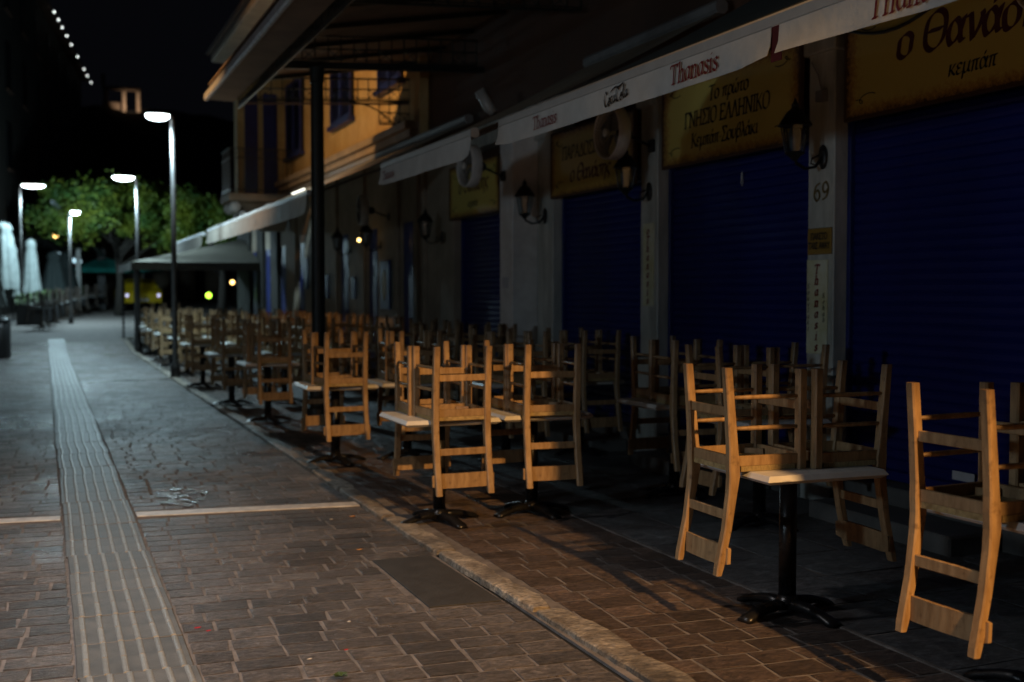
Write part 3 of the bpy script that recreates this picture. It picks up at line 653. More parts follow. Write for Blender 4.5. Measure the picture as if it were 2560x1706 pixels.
# roller shutters, every slat a part
slat = MB(); H_ = .075
for z0, x0, z1, x1 in ((0,0,.02,-.012),(.02,-.012,.055,-.012),(.055,-.012,.073,0)):
    slat.add([(x0,.5,z0),(x0,-.5,z0),(x1,-.5,z1),(x1,.5,z1)], [(0,1,2,3)])
slat.add([(0,.5,.073),(0,-.5,.073),(.004,-.5,.077),(.004,.5,.077)], [(0,1,2,3)])
slat_me = slat.mesh('slat', M['shutter'])
bays = [(4.61,7.17),(7.51,9.86),(10.22,12.34),(13.86,15.85)]
BN = ['shutter under the large cropped sign at right','shutter under the three-line sign, middle of the right half','shutter behind the half-hidden sign, left of the plate column','farthest shutter, beyond the white column']
for i, (a, b) in enumerate(bays):
    t = empty('roller_shutter', (5.66, (a+b)/2, .26), label='closed dark blue roller '+BN[i], cat='roller shutter', group='blue roller shutters')
    z = .07; n = 0
    MB().box(-.02,.02,-(b-a)/2+.04,(b-a)/2-.04,0,.068).build('bottom_bar', M['shutter'], t, bevel=.003)
    while z < 2.62:
        o = link('slat', slat_me, t, (0,0,z)); o.scale = (1, b-a-.06, 1); z += H_
    for s in (-1, 1): MB().box(-.05,.03,s*((b-a)/2-.001)-(.04 if s > 0 else 0),s*((b-a)/2-.001)+(.04 if s < 0 else 0),0,2.7).build('guide_rail', M['blue'], t, bevel=.003)
    MB().box(5.42,5.78,a+.002,b-.002,0,.255) and bbox('threshold', 5.47, 5.79, a+.035, b-.035, 0, .25, M['stepm'], .01)
for a, b in ((5.45,6.85),(7.9,9.6),(10.4,12.2)):
    bbox('step', 5.05, 5.46, a, b, .0, .13, M['stepm'], .012)
# sticker on shutter bottom
tag(MB().box(5.628,5.632,5.86,6.06,.36,.42).build('sticker', M['paper']), 'small white sticker low on the rightmost blue shutter', 'sticker')

# signs over the shutters
def sign(y0, y1, z0, z1, label):
    t = empty('painted_sign', (5.45, (y0+y1)/2, z0), label=label, cat='sign', group='mustard painted signs over the shutters')
    hw = (y1-y0)/2; hh = z1-z0
    MB().box(-.012,.012,-hw,hw,0,hh).build('sign_panel', M['sign'], t)
    m = MB(); f = .02
    for q in ((-hw-.01,hw+.01,-.012,.012),(-hw-.01,hw+.01,hh-.012,hh+.012)): m.box(-.015,.02,q[0],q[1],q[2],q[3])
    for s in (-1,1): m.box(-.0149,.0199,s*hw-.012,s*hw+.012,.0121,hh-.0121)
    m.build('sign_frame', M['upper'], t)
    for s in (-1, 1):   # painted scroll flourishes in the corners
        m = MB()
        for zb, sg in ((.10,1),(hh-.10,-1)):
            y_ = s*(hw-.10); pts = []
            for k in range(22):
                tt = k/21*4.2; r_ = .012+.018*tt; pts.append((-.0145, y_-s*(.02+r_*math.sin(tt*1.7)*.9+.035*tt), zb+sg*(r_*math.cos(tt*1.7))*.5+sg*.02))
            m.tube(pts, .0035, 4)
        m.build('scroll_ornament', M['ink'], t)
    return t
s1 = sign(4.62, 6.98, 2.86, 3.62, 'large mustard sign with maroon Greek name, cropped by the right edge')
text('lettering', 'ο Θανάσης', M['dkred'], s1, (-.0125, -.05, .34), .235, shear=.2, nib=1.6, sx=1.02, apart=True)
text('lettering', 'κεμπάπ', M['ink'], s1, (-.0125, -.06, .14), .105, shear=.15, nib=1.3)
s2 = sign(7.53, 9.67, 2.78, 3.56, 'mustard sign with three lines of Greek text above the middle shutter')
text('lettering', 'Το πρώτο', M['ink'], s2, (-.0125, -.05, .515), .12, shear=.12, nib=1.4)
text('lettering', 'ΓΝΗΣΙΟ ΕΛΛΗΝΙΚΟ', M['ink'], s2, (-.0125, 0, .32), .13, shear=.1, nib=1.4, sx=.92)
text('lettering', 'Κεμπάπ·Σουβλάκι', M['ink'], s2, (-.0125, .02, .135), .120, shear=.1, nib=1.4, sx=.95)
s3 = sign(10.24, 12.26, 2.70, 3.42, 'mustard sign partly hidden by a round fan, between the two marble pillars')
text('lettering', 'ΠΑΡΑΔΟΣΙΑΚΟ', M['ink'], s3, (-.0125, .12, .40), .135, shear=.1, nib=1.3)
text('lettering', 'ο Θανάσης', M['dkred'], s3, (-.0125, .0, .14), .17, shear=.2, nib=1.4)
s4 = sign(13.9, 15.85, 2.66, 3.38, 'farthest mustard sign, left of the white column')
text('lettering', 'ο Θανάσης', M['dkred'], s4, (-.0125, .0, .34), .20, shear=.2, nib=1.4)
text('lettering', 'κεμπάπ', M['ink'], s4, (-.0125, .0, .13), .10, shear=.1)
# plates on the pillars
def plate(y0,y1,z0,z1,label,m='plate',name='enamel_plate'):
    t = empty(name, (5.497,(y0+y1)/2,z0), label=label, cat='sign')
    MB().box(-.012,.002,-(y1-y0)/2,(y1-y0)/2,0,z1-z0).build('plate_panel', M[m], t, bevel=.004)
    return t
p1 = plate(7.235,7.485,1.14,1.86,'tall cream plate with red vertical lettering on the nearer marble pillar')
text('lettering','Thanasis', M['red'], p1, (-.0125,0,.615), .066, shear=.2, nib=2.1, thin=.6, vertical=True)
text('lettering','Souvlaki', M['ink'], p1, (-.0125,.10,.50), .036, shear=.2, nib=1.5, vertical=True)
text('lettering','Kebab', M['ink'], p1, (-.0125,-.09,.43), .036, shear=.2, nib=1.5, vertical=True)
p2 = plate(9.93,10.14,1.48,2.29,'tall greenish plate with red vertical lettering on the farther marble pillar')
text('lettering','οThanasis', M['red'], p2, (-.0125,0,.70), .066, shear=.2, nib=2.1, thin=.6, vertical=True)
p3 = plate(7.19,7.48,1.90,2.10,'orange takeaway plate on the nearer marble pillar below the house number','ochre','notice_plate')
text('lettering','ΠΑΚΕΤΟ', M['ink'], p3, (-.0125,0,.115), .045, nib=1.8, thin=1.3, sx=.9)
text('lettering','TAKE AWAY', M['ink'], p3, (-.0125,0,.045), .045, nib=1.8, thin=1.3, sx=.8)
hn = empty('house_number', (5.4965,7.33,2.31))
for c_, dy_ in (('6',.05),('9',-.05)): text('digit', c_, M['brass'], hn, (0,dy_,0), .135, nib=1.1, thin=.7)
tag(hn, 'brass house number 69 on the nearer marble pillar', 'house number')
tag(MB().box(5.172,5.178,12.94,13.12,1.67,1.80).build('paper_notice', M['paper']), 'small paper notice taped to the white column', 'paper')

# wall lanterns (unlit)
def make_lantern():
    t = empty('wall_lantern')
    m = MB(); m.lathe([(.012,.0),(.055,-.004),(.06,-.018),(.03,-.028)], (0,0,-.16), 14, ax='x', sx=.8, sy=1.5); m.build('back_plate', M['blackm'], t, True)
    m = MB(); m.tube([(-.02,0,-.16),(-.08,0,-.235),(-.17,0,-.25),(-.245,0,-.215),(-.26,0,-.165)], .012, 6); m.tube([(-.05,0,-.15),(-.11,0,-.175),(-.12,0,-.21),(-.09,0,-.22)], .007, 5); m.build('arm', M['blackm'], t, True)
    m = MB(); m.lathe([(.012,-.20),(.045,-.165),(.075,-.145),(.07,-.135)], (-.26,0,0), 8); m.build('lantern_base', M['blackm'], t)
    m = MB(); m.lathe([(.066,-.134),(.092,.02),(.098,.055)], (-.26,0,0), 8); m.build('glass', M['lglass'], t)
    m = MB(); m.lathe([(.018,-.134),(.036,-.10),(.045,-.0),(.03,.04)], (-.26,0,0), 10); m.build('chimney', M['glass'], t, True)
    m = MB(); m.lathe([(.125,.05),(.12,.062),(.095,.10),(.06,.15),(.03,.175),(.024,.19),(.03,.20),(.012,.225),(.004,.25)], (-.26,0,0), 8); m.build('cap', M['blackm'], t)
    for k in range(8):
        a = 2*math.pi*k/8; m = MB(); m.bar((-.26+.068*math.cos(a),.068*math.sin(a),-.134),(-.26+.101*math.cos(a),.101*math.sin(a),.055), .006); m.build('glazing_bar', M['blackm'], t)
    return t
def clear_glass():
    m = bpy.data.materials.new('lantern_pane'); m.use_nodes = True; N = m.node_tree.nodes; L = m.node_tree.links
    g = N.new('ShaderNodeBsdfGlossy'); g.inputs['Roughness'].default_value = .15; g.inputs['Color'].default_value = (.8,.9,1,1)
    t = N.new('ShaderNodeBsdfTransparent'); t.inputs[0].default_value = (.75,.78,.78,1); x = N.new('ShaderNodeMixShader'); x.inputs[0].default_value = .10
    L.new(t.outputs[0], x.inputs[1]); L.new(g.outputs[0], x.inputs[2]); L.new(x.outputs[0], N['Material Output'].inputs[0]); return m
M['lglass'] = clear_glass()
lan = make_lantern(); note_kids(lan)
LL = [(5.5,7.30,2.80,'black wall lantern on the nearer marble pillar above the brass number'),(5.5,10.02,2.76,'black wall lantern on the farther marble pillar beneath the large fan'),
      (5.5,12.55,2.68,'black wall lantern right of the white column'),(5.5,16.35,2.60,'black wall lantern on the cream wall lit by an orange patch'),
      (5.44,19.5,2.6,'dim wall lantern above the blue picture frame'),(5.44,21.6,2.6,'small dark wall lantern between the second and third blue doors')]
for i, (x, y, z, lb) in enumerate(LL):
    if i == 0: lan.scale = (1.04,)*3; lan.location = (x,y,z); tag(lan, lb, 'wall lantern', 'black wall lanterns')
    else: copy_tree(lan, (x,y,z), 0, label=lb, cat='wall lantern', group='black wall lanterns')
# wall fans
def make_fan():
    t = empty('wall_fan'); r = .245
    m = MB()
    n = 28
    for (x0, ra, rb) in ((.0, r, r-.018),):
        m.lathe([(r-.02,-.06),(r,-.055),(r+.004,0),(r,.055),(r-.02,.06)], (0,0,0), 28, ax='x')
    t_ = MB(); k = 28; vs = []; fs = []
    for x, rr_ in ((-.07,r-.006),(-.075,r),(-.06,r+.008),(.05,r+.008),(.06,r),(.05,r-.012),(-.055,r-.014)):
        for q in range(k): a = 2*math.pi*q/k; vs.append((x, rr_*math.cos(a), rr_*math.sin(a)))
    mm = 7
    for i in range(mm):
        for q in range(k): fs.append((i*k+q, i*k+(q+1)%k, ((i+1)%mm)*k+(q+1)%k, ((i+1)%mm)*k+q))
    t_.add(vs, fs); t_.build('rim', M['fan'], t, True)
    g = MB()
    for q in range(36):
        a = 2*math.pi*q/36; c, s = math.cos(a), math.sin(a)
        for sx_ in (-1, 1): g.bar((sx_*.085, .035*c, .035*s), (sx_*.06, r*c, r*s), .003)
    for rr_ in (.09,.15,.205):
        g.tube([(-.075-.0*rr_, rr_*math.cos(2*math.pi*q/20), rr_*math.sin(2*math.pi*q/20)) for q in range(21)], .002, 4)
    g.build('guard', M['guard'], t)
    m = MB(); m.lathe([(.02,-.09),(.045,-.085),(.045,-.06)], ax='x', n=14); m.build('badge', M['fan'], t, True)
    m = MB(); m.lathe([(.05,.06),(.06,.08),(.06,.17),(.03,.2)], ax='x', n=12); m.build('motor', M['blackm'], t, True)
    for q in range(4):
        a = 2*math.pi*q/4+.3; b = a+.9; m = MB()
        m.add([(-.02,.03*math.cos(a),.03*math.sin(a)),(-.03,.21*math.cos(a),.21*math.sin(a)),(.02,.21*math.cos(b),.21*math.sin(b)),(.02,.03*math.cos(b),.03*math.sin(b)),
               (-.017,.03*math.cos(a),.03*math.sin(a)),(-.027,.21*math.cos(a),.21*math.sin(a)),(.023,.21*math.cos(b),.21*math.sin(b)),(.023,.03*math.cos(b),.03*math.sin(b))],
              [(0,1,2,3),(7,6,5,4),(0,4,5,1),(1,5,6,2),(2,6,7,3),(3,7,4,0)]); m.build('blade', M['grey'], t)
    m = MB(); m.tube([(.15,0,0),(.3,0,-.06),(.42,0,-.10)], .014, 6); m.box(.42,.445,-.05,.05,-.16,-.04); m.build('bracket', M['blackm'], t)
    return t
fan = make_fan(); note_kids(fan)
FF = [(5.055,9.95,3.13,.05,'large round wall fan in front of the half-hidden mustard sign'),(4.735,13.05,3.12,.05,'round wall fan mounted on the white column'),
      (5.055,4.72,3.34,.1,'wall fan cut by the top right corner of the photo'),(5.0,19.05,3.0,-.1,'dim wall fan beyond the lit cream wall')]
for i, (x, y, z, rz, lb) in enumerate(FF):
    if i == 0: fan.location = (x,y,z); fan.rotation_euler[2] = rz; tag(fan, lb, 'fan', 'wall fans')
    else: copy_tree(fan, (x,y,z), rz, label=lb, cat='fan', group='wall fans')
# hanging pull ring on shutter 2 top
m = MB(); m.tube([(5.62,8.6,2.66),(5.62,8.585,2.56),(5.62,8.6,2.53),(5.62,8.615,2.56),(5.62,8.6,2.66)], .004, 5)
tag(m.build('pull_loop', M['alu']), 'thin pale pull loop hanging at top of the middle shutter', 'pull loop')
# junction box and cable on the near pillar
m = MB(); m.box(5.44,5.498,7.26,7.34,3.05,3.13); m.tube([(5.47,7.30,3.13),(5.46,7.33,3.25),(5.42,7.36,3.35)], .008, 5)
tag(m.build('junction_box', M['grey'], bevel=0), 'small grey junction box high on the nearer marble pillar', 'junction box')
m = MB(); m.tube([(5.40,7.0+-.12*k, 3.52-.12*math.sin(k/9*math.pi)) for k in range(10)], .012, 6)
tag(m.build('slack_cable', M['blackm']), 'black cable sagging above the large cropped sign', 'cable')
# floodlight cylinder on top of the white column
t = empty('spotlight', (5.1,12.9,3.66), label='white cylindrical spotlight above the white column', cat='spotlight')
m = MB(); m.tube([(-.28,.05,.34),(-.17,.02,.14),(-.12,.0,.08)], [.07,.07,.05], 12); m.build('housing', M['alu'], t, True)
m = MB(); m.tube([(-.12,0,.08),(.0,0,.0),(.12,0,-.1)], .02, 6); m.build('bracket', M['blackm'], t)

# ------------------------------------------------------------------ awnings
def awning(y0, y1, x0, z0, slope, label, top, val, drop=.155, texts=(), gaps=(), bar='alu', endfold=True, xw=5.5):
    t = empty('awning', (x0,(y0+y1)/2,z0), label=label, cat='awning', group='awnings over the terrace')
    cy = (y0+y1)/2; a, b = y0-cy, y1-cy; dx = xw-x0
    m = MB(); n = 14; k = 8; vs = []; fs = []
    for th in (0, -.004):
        for i in range(n+1):
            for j in range(k+1):
                u = j/k; vs.append((u*dx, a+(b-a)*i/n, .035+slope*u*dx-.05*math.sin(u*math.pi)+th))
    o = (n+1)*(k+1)
    for i in range(n):
        for j in range(k):
            q = i*(k+1)+j; fs += [(q,q+1,q+k+2,q+k+1),(o+q,o+q+k+1,o+q+k+2,o+q+1)]
    m.add(vs, fs); m.build('canopy', M[top], t, True)
    m = MB(); m.bar((0,a,0),(0,b,0), .07, .075, ch=.015); m.build('front_bar', M[bar], t)
    # valance: hanging cloth with soft waves, split where the photo shows gaps
    segs = []; c = a
    for g0, g1 in gaps: segs.append((c, g0-cy)); c = g1-cy
    segs.append((c, b))
    for p, q in segs:
        n = max(8, int((q-p)/.06)); vs = []; fs = []; ph = random.uniform(0,9)
        for i in range(n+1):
            y = p+(q-p)*i/n; e = min(i, n-i)/n
            w = .004*math.sin(y*4.1+ph)+.0025*math.sin(y*11+ph*2)
            curl = .05*max(0, 1-e*14)
            for th in (-.0, .003):
                vs += [(-.036+th,y,-.03),(-.040+w*.5+th,y,-.03-drop*.5),(-.040+w+th-curl*.4,y,-.03-drop+curl*.35)]
        for i in range(n):
            for s_ in (0, 3):
                for r_ in (0,1):
                    u = i*6+s_+r_; f = (u,u+6,u+7,u+1); fs.append(f if s_ == 3 else f[::-1])
        m = MB(); m.add(vs, fs); m.build('valance', M[val], t, True)
    for g0, g1 in gaps:
        m = MB(); m.box(-.030,-.026,g0-cy-.01,g1-cy+.01,-.19,-.02); m.build('strap', M['redb'], t)
    for y in (a+.35, b-.35):   # folding arms
        m = MB(); m.tube([(.03,y,-.02),(dx*.5,y+.5*(1 if y < 0 else -1),-.02+slope*dx*.42),(dx-.05,y,slope*dx-.18)], .02, 6); m.build('folding_arm', M['grey'], t)
    m = MB(); m.bar((dx-.03,a,slope*dx+.05),(dx-.03,b,slope*dx+.05), .12, .12, ch=.03); m.build('roller_box', M['grey'], t)
    for s, yy, h, mm in texts:
        text('lettering', s, M[mm], t, (-.0485, yy-cy, -.03-drop*.5-h*.42), h, shear=.14, nib=1.15, thin=.35)
    return t
X0 = 3.2; FK = X0/3.0
awn1 = awning(-9.0, 7.6*FK, X0, 1.6+1.19*FK, .50, 'long olive awning with white lettered valance over the right tables', 'awn_top', 'awn_w',
       texts=[('Thanasis', 6.77*FK, .082, 'red'), ('Thanasis', 4.96*FK, .098, 'red'), ('Thanasis', 3.42*FK, .105, 'red')], gaps=[(4.26*FK, 4.32*FK)], drop=.15)
# soft drink script on the valance, drawn with a pointed pen
m = MB(); yc = 5.78*FK-(-9.0+7.6*FK)/2
scr = ['c4,7 2,9 0,5 1,1 3,0 5,2', 'c6,3 5,1 7,0 8,3 6.5,4.5 6,2 8.5,3', 'c11,4.5 9,4 9,1 10.5,.5 12,2', 'c14,4.5 12.5,3.5 12.5,.8 14,1 14.8,4.5 14.7,1 16,1.4', 'c9,7.6 14,9.4 20,8.6 26,9.6', 'c20,7 17.6,8.6 16.4,5 17,1 19,.2 21,2',
       'c22.5,3 21.5,1 23.2,0 24.2,3 22.8,4.5 22,2.6 24.4,3', 'c25,2.4 27,6 27,9 25.8,6 26,1 27.4,1', 'c30.4,4.5 28.6,3.4 28.6,.8 30,1 31,4.5 30.8,1 32.4,1.6']
for i, st in enumerate(scr):
    for q in glyph_polys(st, 1.2, .9, .3):
        m.add([(-.0495-(i%5)*.0001, yc-(px-16)*.0095, -.148+py*.0095*1.0+px*.0006) for px, py in q], [tuple(range(len(q)))])
m.build('drink_logo', M['ink'], awn1)
awning(8.16*FK, 10.65*FK, X0, 1.6+1.2*FK, .50, 'short awning with one corner lit orange, left of the long awning', 'awn_tan', 'awn_w',
       texts=[('Thanasis', 10.35*FK, .08, 'red')], drop=.17)
awning(14.15*FK-.2, 23.15*FK, X0, 1.6+1.22*FK, .46, 'long far awning with pinkish valance beyond the iron column', 'awn_tan', 'awn_far', drop=.25,
       texts=[('ςΣκ', 15.6*FK, .1, 'grey'), ('Το', 17.6*FK, .1, 'grey'), ('Σα', 20*FK, .1, 'grey')], xw=5.42)
awning(23.3*FK, 28.7*FK, X0-.08, 1.6+1.17*FK, .46, 'farthest pale awning behind the first lamp pole', 'awn_tan', 'awn_far', drop=.24, xw=5.42)

# ------------------------------------------------------------------ iron and glass canopy with column
can = empty('iron_canopy', (3.3, 13.5, 0), label='large iron canopy with lattice valances, high over the terrace', cat='canopy')
def Cn(name, m, mt, **k): return m.build(name, M[mt], can, loc=(-3.3,-13.5,0), **k)
cx0, cx1, cy0, cy1 = 2.36, 5.6, 9.0, 18.05
def zr(x): return 4.74 + .17*(x-cx0)
mb = MB(); n = 24
for i in range(n):
    a = cy0+(cy1-cy0)*i/n; b = cy0+(cy1-cy0)*(i+1)/n
    mb = MB(); mb.add([(cx0,a+.004,zr(cx0)),(cx1,a+.004,zr(cx1)),(cx1,b-.004,zr(cx1)),(cx0,b-.004,zr(cx0)),(cx0,a+.004,zr(cx0)+.02),(cx1,a+.004,zr(cx1)+.02),(cx1,b-.004,zr(cx1)+.02),(cx0,b-.004,zr(cx0)+.02)],
           [(3,2,1,0),(4,5,6,7),(0,1,5,4),(1,2,6,5),(2,3,7,6),(3,0,4,7)])
    Cn('roof_board', mb, 'roof')
for i in range(8):
    y = cy0+.3+i*1.2; Cn('rafter', MB().bar((cx0+.1,y,zr(cx0+.1)-.04),(cx1,y,zr(cx1)-.04), .04, .06), 'green_iron')
Cn('gutter', MB().box(cx0-.07,cx0-.0,cy0,cy1,4.50,4.62), 'fascia', bevel=.02)
Cn('edge_board', MB().box(cx0-.02,cx0+.38,cy0,cy1-.001,4.52,4.535), 'roof')
def lattice(p0, p1, zb, zt, step, name='lattice', every=2, rise=0):
    m = MB(); p0 = Vector(p0); p1 = Vector(p1); L_ = (p1-p0).length; d = (p1-p0)/L_; n = int(L_/step); ht = zt-zb
    up = lambda q, z: (q.x, q.y, z + rise*(q-p0).length/L_)
    for z, th in ((zb,.026),(zb+ht*.52,.018),(zt,.024),(zb+.035,.012)): m.bar(up(p0,z), up(p1,z), th, th)
    for i in range(n+1):
        q = p0+d*(i*L_/n); m.bar(up(q,zb), up(q,zt), .014, .014)
        if i < n and i % every == 0:
            r = p0+d*((i+1)*L_/n); m.bar(up(q,zb+.035), up(r,zb+ht*.52), .009); m.bar(up(q,zb+ht*.52), up(r,zb+.035), .009)
    Cn(name, m, 'green_iron')
lattice((2.78,18.0,0),(5.5,18.0,0), 4.54, 4.88, .165, rise=.15)
lattice((2.78,14.9,0),(5.5,14.9,0), 4.54, 4.88, .165, rise=.15)
lattice((2.78,11.6,0),(5.5,11.6,0), 4.54, 4.88, .165, rise=.15)
lattice((2.80,9.0,0),(2.80,18.0,0), 4.42, 4.76, .10, every=3)
Cn('end_moulding', MB().bar((2.8,18.06,4.50),(5.5,18.06,4.65), .03, .03), 'roof')
Cn('bracket', MB().tube([(5.5-1.0+.9*math.sin(k/8*1.57),18.0,4.62-.75*(1-math.cos(k/8*1.57))) for k in range(9)], .012, 5), 'green_iron')
lattice((5.0,18.01,0),(5.5,18.01,0), 4.30, 4.66, .16, 'bracket_lattice', 1)
Cn('beam', MB().bar((2.9,14.9,4.50),(5.6,14.9,4.64), .06, .07), 'green_iron')
col = MB(); cxx, cyy = 3.30, 14.85
col.lathe([(.16,0),(.16,.12),(.13,.16),(.13,.5),(.10,.56),(.09,.62),(.086,3.9),(.082,4.3),(.095,4.32),(.095,4.50)], (cxx,cyy,0), 16)
Cn('column', col, 'green_iron', smooth=False)

# ------------------------------------------------------------------ yellow house
yh = empty('yellow_house', (5.5, 23, 0), label='orange-lit yellow house with blue shutters and a corner balcony', cat='house')
def Yb(name, m, mt, parent=None, **k):
    if parent is None: return m.build(name, M[mt], yh, loc=(-5.5,-23,0), **k)
    return m.build(name, M[mt], parent, **k)
Yb('wall', MB().box(5.5,9,17.4,28.3,4.3,7.249), 'yellow')
Yb('side_wall', MB().box(4.36,9,28.301,28.8,3.4,7.249), 'yellow')
Yb('corner_quoin', MB().box(5.46,5.6,17.32,17.398,3.6,7.249), 'yellow')
Yb('eave', MB().box(3.9,9.2,16,29.3,7.25,7.42), 'cream', bevel=.03)
Yb('roof_tiles', MB().add([(3.8,16,7.43),(9.2,16,9.2),(9.2,29.4,9.2),(3.8,29.4,7.43),(3.8,16,7.51),(9.2,16,9.3),(9.2,29.4,9.3),(3.8,29.4,7.51)],[(3,2,1,0),(4,5,6,7),(0,1,5,4),(1,2,6,5),(2,3,7,6),(3,0,4,7)]), 'upper')
Yb('cornice', MB().box(5.22,5.55,17.35,28.29,4.16,4.28).box(5.3,5.56,17.35,28.289,4.04,4.159), 'cream', bevel=.01)
def shutter_window(y0, y1, z0, z1):
    f = Yb('window', MB().box(5.45,5.52,y0,y1,z0,z1), 'darkwin'); f.name = 'window'
    for a, b in ((y0,(y0+y1)/2-.01),((y0+y1)/2+.01,y1)):
        m = MB(); m.box(5.40,5.445,a,a+.06,z0,z1); m.box(5.40,5.445,b-.06,b,z0,z1); m.box(5.40,5.445,a+.061,b-.061,z0,z0+.08); m.box(5.40,5.445,a+.061,b-.061,z1-.08,z1)
        z = z0+.1
        while z < z1-.1: m.add([(5.405,a+.06,z),(5.405,b-.06,z),(5.44,b-.06,z+.045),(5.44,a+.06,z+.045)], [(0,1,2,3)]); z += .05
        m.build('shutter_leaf', M['blue'], f)
    m = MB(); m.box(5.36,5.49,y0-.1,y1+.1,z0-.09,z0-.005); m.build('sill', M['blue'], f)
shutter_window(21.55, 23.15, 4.95, 6.6)
shutter_window(26.1, 27.75, 4.82, 6.5)
shutter_window(18.3, 19.6, 5.1, 6.6)
for x0, x1 in ((4.53,4.84),(4.97,5.30)):
    Yb('balcony_door', MB().box(x0,x1,28.25,28.31,3.9,6.4), 'blue', bevel=.01)
bal = Yb('balcony', MB().box(3.95,5.42,26.95,28.30,3.72,3.90), 'cream', bevel=.02)
m = MB()
for z in (4.92, 3.98, 4.70):
    m.bar((3.99,27.0,z),(5.42,27.0,z), .022); m.bar((3.99,27.0,z),(3.99,28.25,z), .03)
for k in range(15): m.bar((3.99+k*.1,27.0,3.92),(3.99+k*.1,27.0,4.92), .010)
for k in range(13): m.bar((3.99,27.0+k*.1,3.92),(3.99,27.0+k*.1,4.92), .012)
for k in range(7):
    c = 4.06+k*.2; m.tube([(c+.07*math.cos(t_/8*6.28),26.995,4.81+.07*math.sin(t_/8*6.28)) for t_ in range(9)], .006, 4)
m.build('railing', M['green_iron'], bal)
for x, y in ((4.0,27.2),(4.0,28.0),(4.8,27.2)):
    m = MB(); m.lathe([(.03,-.16),(.11,-.14),(.14,0),(.11,.14),(.03,.16)], (x+.12,y,3.60), 12, ax='y'); m.lathe([(.03,-.14),(.08,-.12),(.1,0),(.08,.12),(.03,.14)], (x+.3,y,3.42), 12, ax='y'); m.build('console', M['whitecol'], bal, True)
m = MB(); m.add([(4.1,27.1,3.719),(5.4,27.1,3.719),(5.4,28.29,3.719),(4.1,28.29,3.719),(4.9,27.8,3.1),(5.4,27.8,3.1),(5.4,28.29,3.1),(4.9,28.29,3.1)],[(0,1,2,3),(7,6,5,4),(4,5,1,0),(5,6,2,1),(6,7,3,2),(7,4,0,3)]); m.build('corbel', M['cream'], bal)
# ground floor of the yellow house: cream piers, far ones coloured dark in place of shade, and recessed blue doors
y = 17.30; k = 0
doors = [(17.72,18.42),(19.95,20.6),(22.05,22.75),(24.2,24.85),(26.1,26.8),(28.3,29.0),(30.4,31.1),(32.5,33.2)]
prev = 17.305
for a, b in doors+[(36,36)]:
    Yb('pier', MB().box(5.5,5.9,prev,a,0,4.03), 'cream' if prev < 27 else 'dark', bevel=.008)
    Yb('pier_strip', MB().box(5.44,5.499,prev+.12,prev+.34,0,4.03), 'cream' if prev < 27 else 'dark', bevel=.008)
    if b > a:
        d = Yb('blue_door', MB().box(5.52,5.58,a+.003,b-.003,.05,2.75), 'blue', bevel=.006)
        for zz in (.3,1.2,2.1): d2 = MB().box(5.510,5.519,a+.1,b-.1,zz,zz+.7); d2.build('door_panel', M['blue'], d, bevel=.006)
        Yb('over_door', MB().box(5.5,5.9,a,b,2.76,4.03), 'cream')
    prev = b
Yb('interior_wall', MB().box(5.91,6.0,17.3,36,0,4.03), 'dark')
# framed picture, plaques on the piers
t = empty('framed_picture', (5.41, 19.15, 1.35), label='blue framed picture hanging on the pier before the second blue door', cat='picture')
MB().box(-.02,.02,-.28,.28,-.02,.82).build('frame', M['blue'], t, bevel=.01)
m = MB(); m.lathe([(.20,-.026),(.20,-.021)], (0,0,.40), 20, ax='x', sx=.7, sy=1.3); m.build('portrait_panel', M['ochre'], t)
for y, z, w, h, lb in ((21.2,1.5,.32,.42,'small blue plaque between the second and third blue doors'),(23.4,1.5,.3,.5,'dim framed menu beyond the third blue door'),(25.4,1.7,.4,.7,'blue framed board far along the terrace wall')):
    tag(MB().box(5.40,5.43,y,y+w,z,z+h).build('plaque', M['blue'], bevel=.008), lb, 'plaque', 'plaques on the cream wall')
tag(MB().lathe([(.02,-.03),(.035,0),(.02,.03)], (5.2,20.1,2.55), 10).build('small_bulb', M['bulb_w'], None, True), 'tiny glowing bulb above the blue framed picture', 'light bulb')

# thin strip light along the far awning's bar, next to the column
tag(MB().bar((X0-.045,14.98,2.955),(X0-.045,15.75,2.955), .02).build('strip_light', mat('strip_light_glow', (.9,.9,.8), .4, emit=((1,1,.85), 2.2))), 'short white strip light on the far awning edge beside the column', 'strip light')

# ------------------------------------------------------------------ far tent, tree, cars, left side
t = empty('hip_tent', (4.3, 34.5, gz(34.5)), label='large pale square tent roof over the farthest tables', cat='tent')
zz = 2.34
m = MB(); m.add([(-2.15,-2.6,zz),(2.15,-2.6,zz),(2.15,2.6,zz),(-2.15,2.6,zz),(1.1,.3,zz+.75),(-2.15,-2.6,zz-.03),(2.15,-2.6,zz-.03),(2.15,2.6,zz-.03),(-2.15,2.6,zz-.03),(1.1,.3,zz+.72)],
          [(0,1,4),(1,2,4),(2,3,4),(3,0,4),(6,5,9),(7,6,9),(8,7,9),(5,8,9),(0,5,6,1),(1,6,7,2),(2,7,8,3),(3,8,5,0)]); m.build('tent_roof', M['tentc'], t)
m = MB(); m.box(-2.15,2.15,-2.61,-2.602,zz-.22,zz-.031); m.box(-2.158,-2.15,-2.6,2.6,zz-.22,zz-.031); m.build('valance', M['tentc'], t)
for x in (-2.05,2.05):
    for y in (-2.5,2.5): MB().bar((x,y,0),(x,y,zz), .06).build('tent_pole', M['blackm'], t)

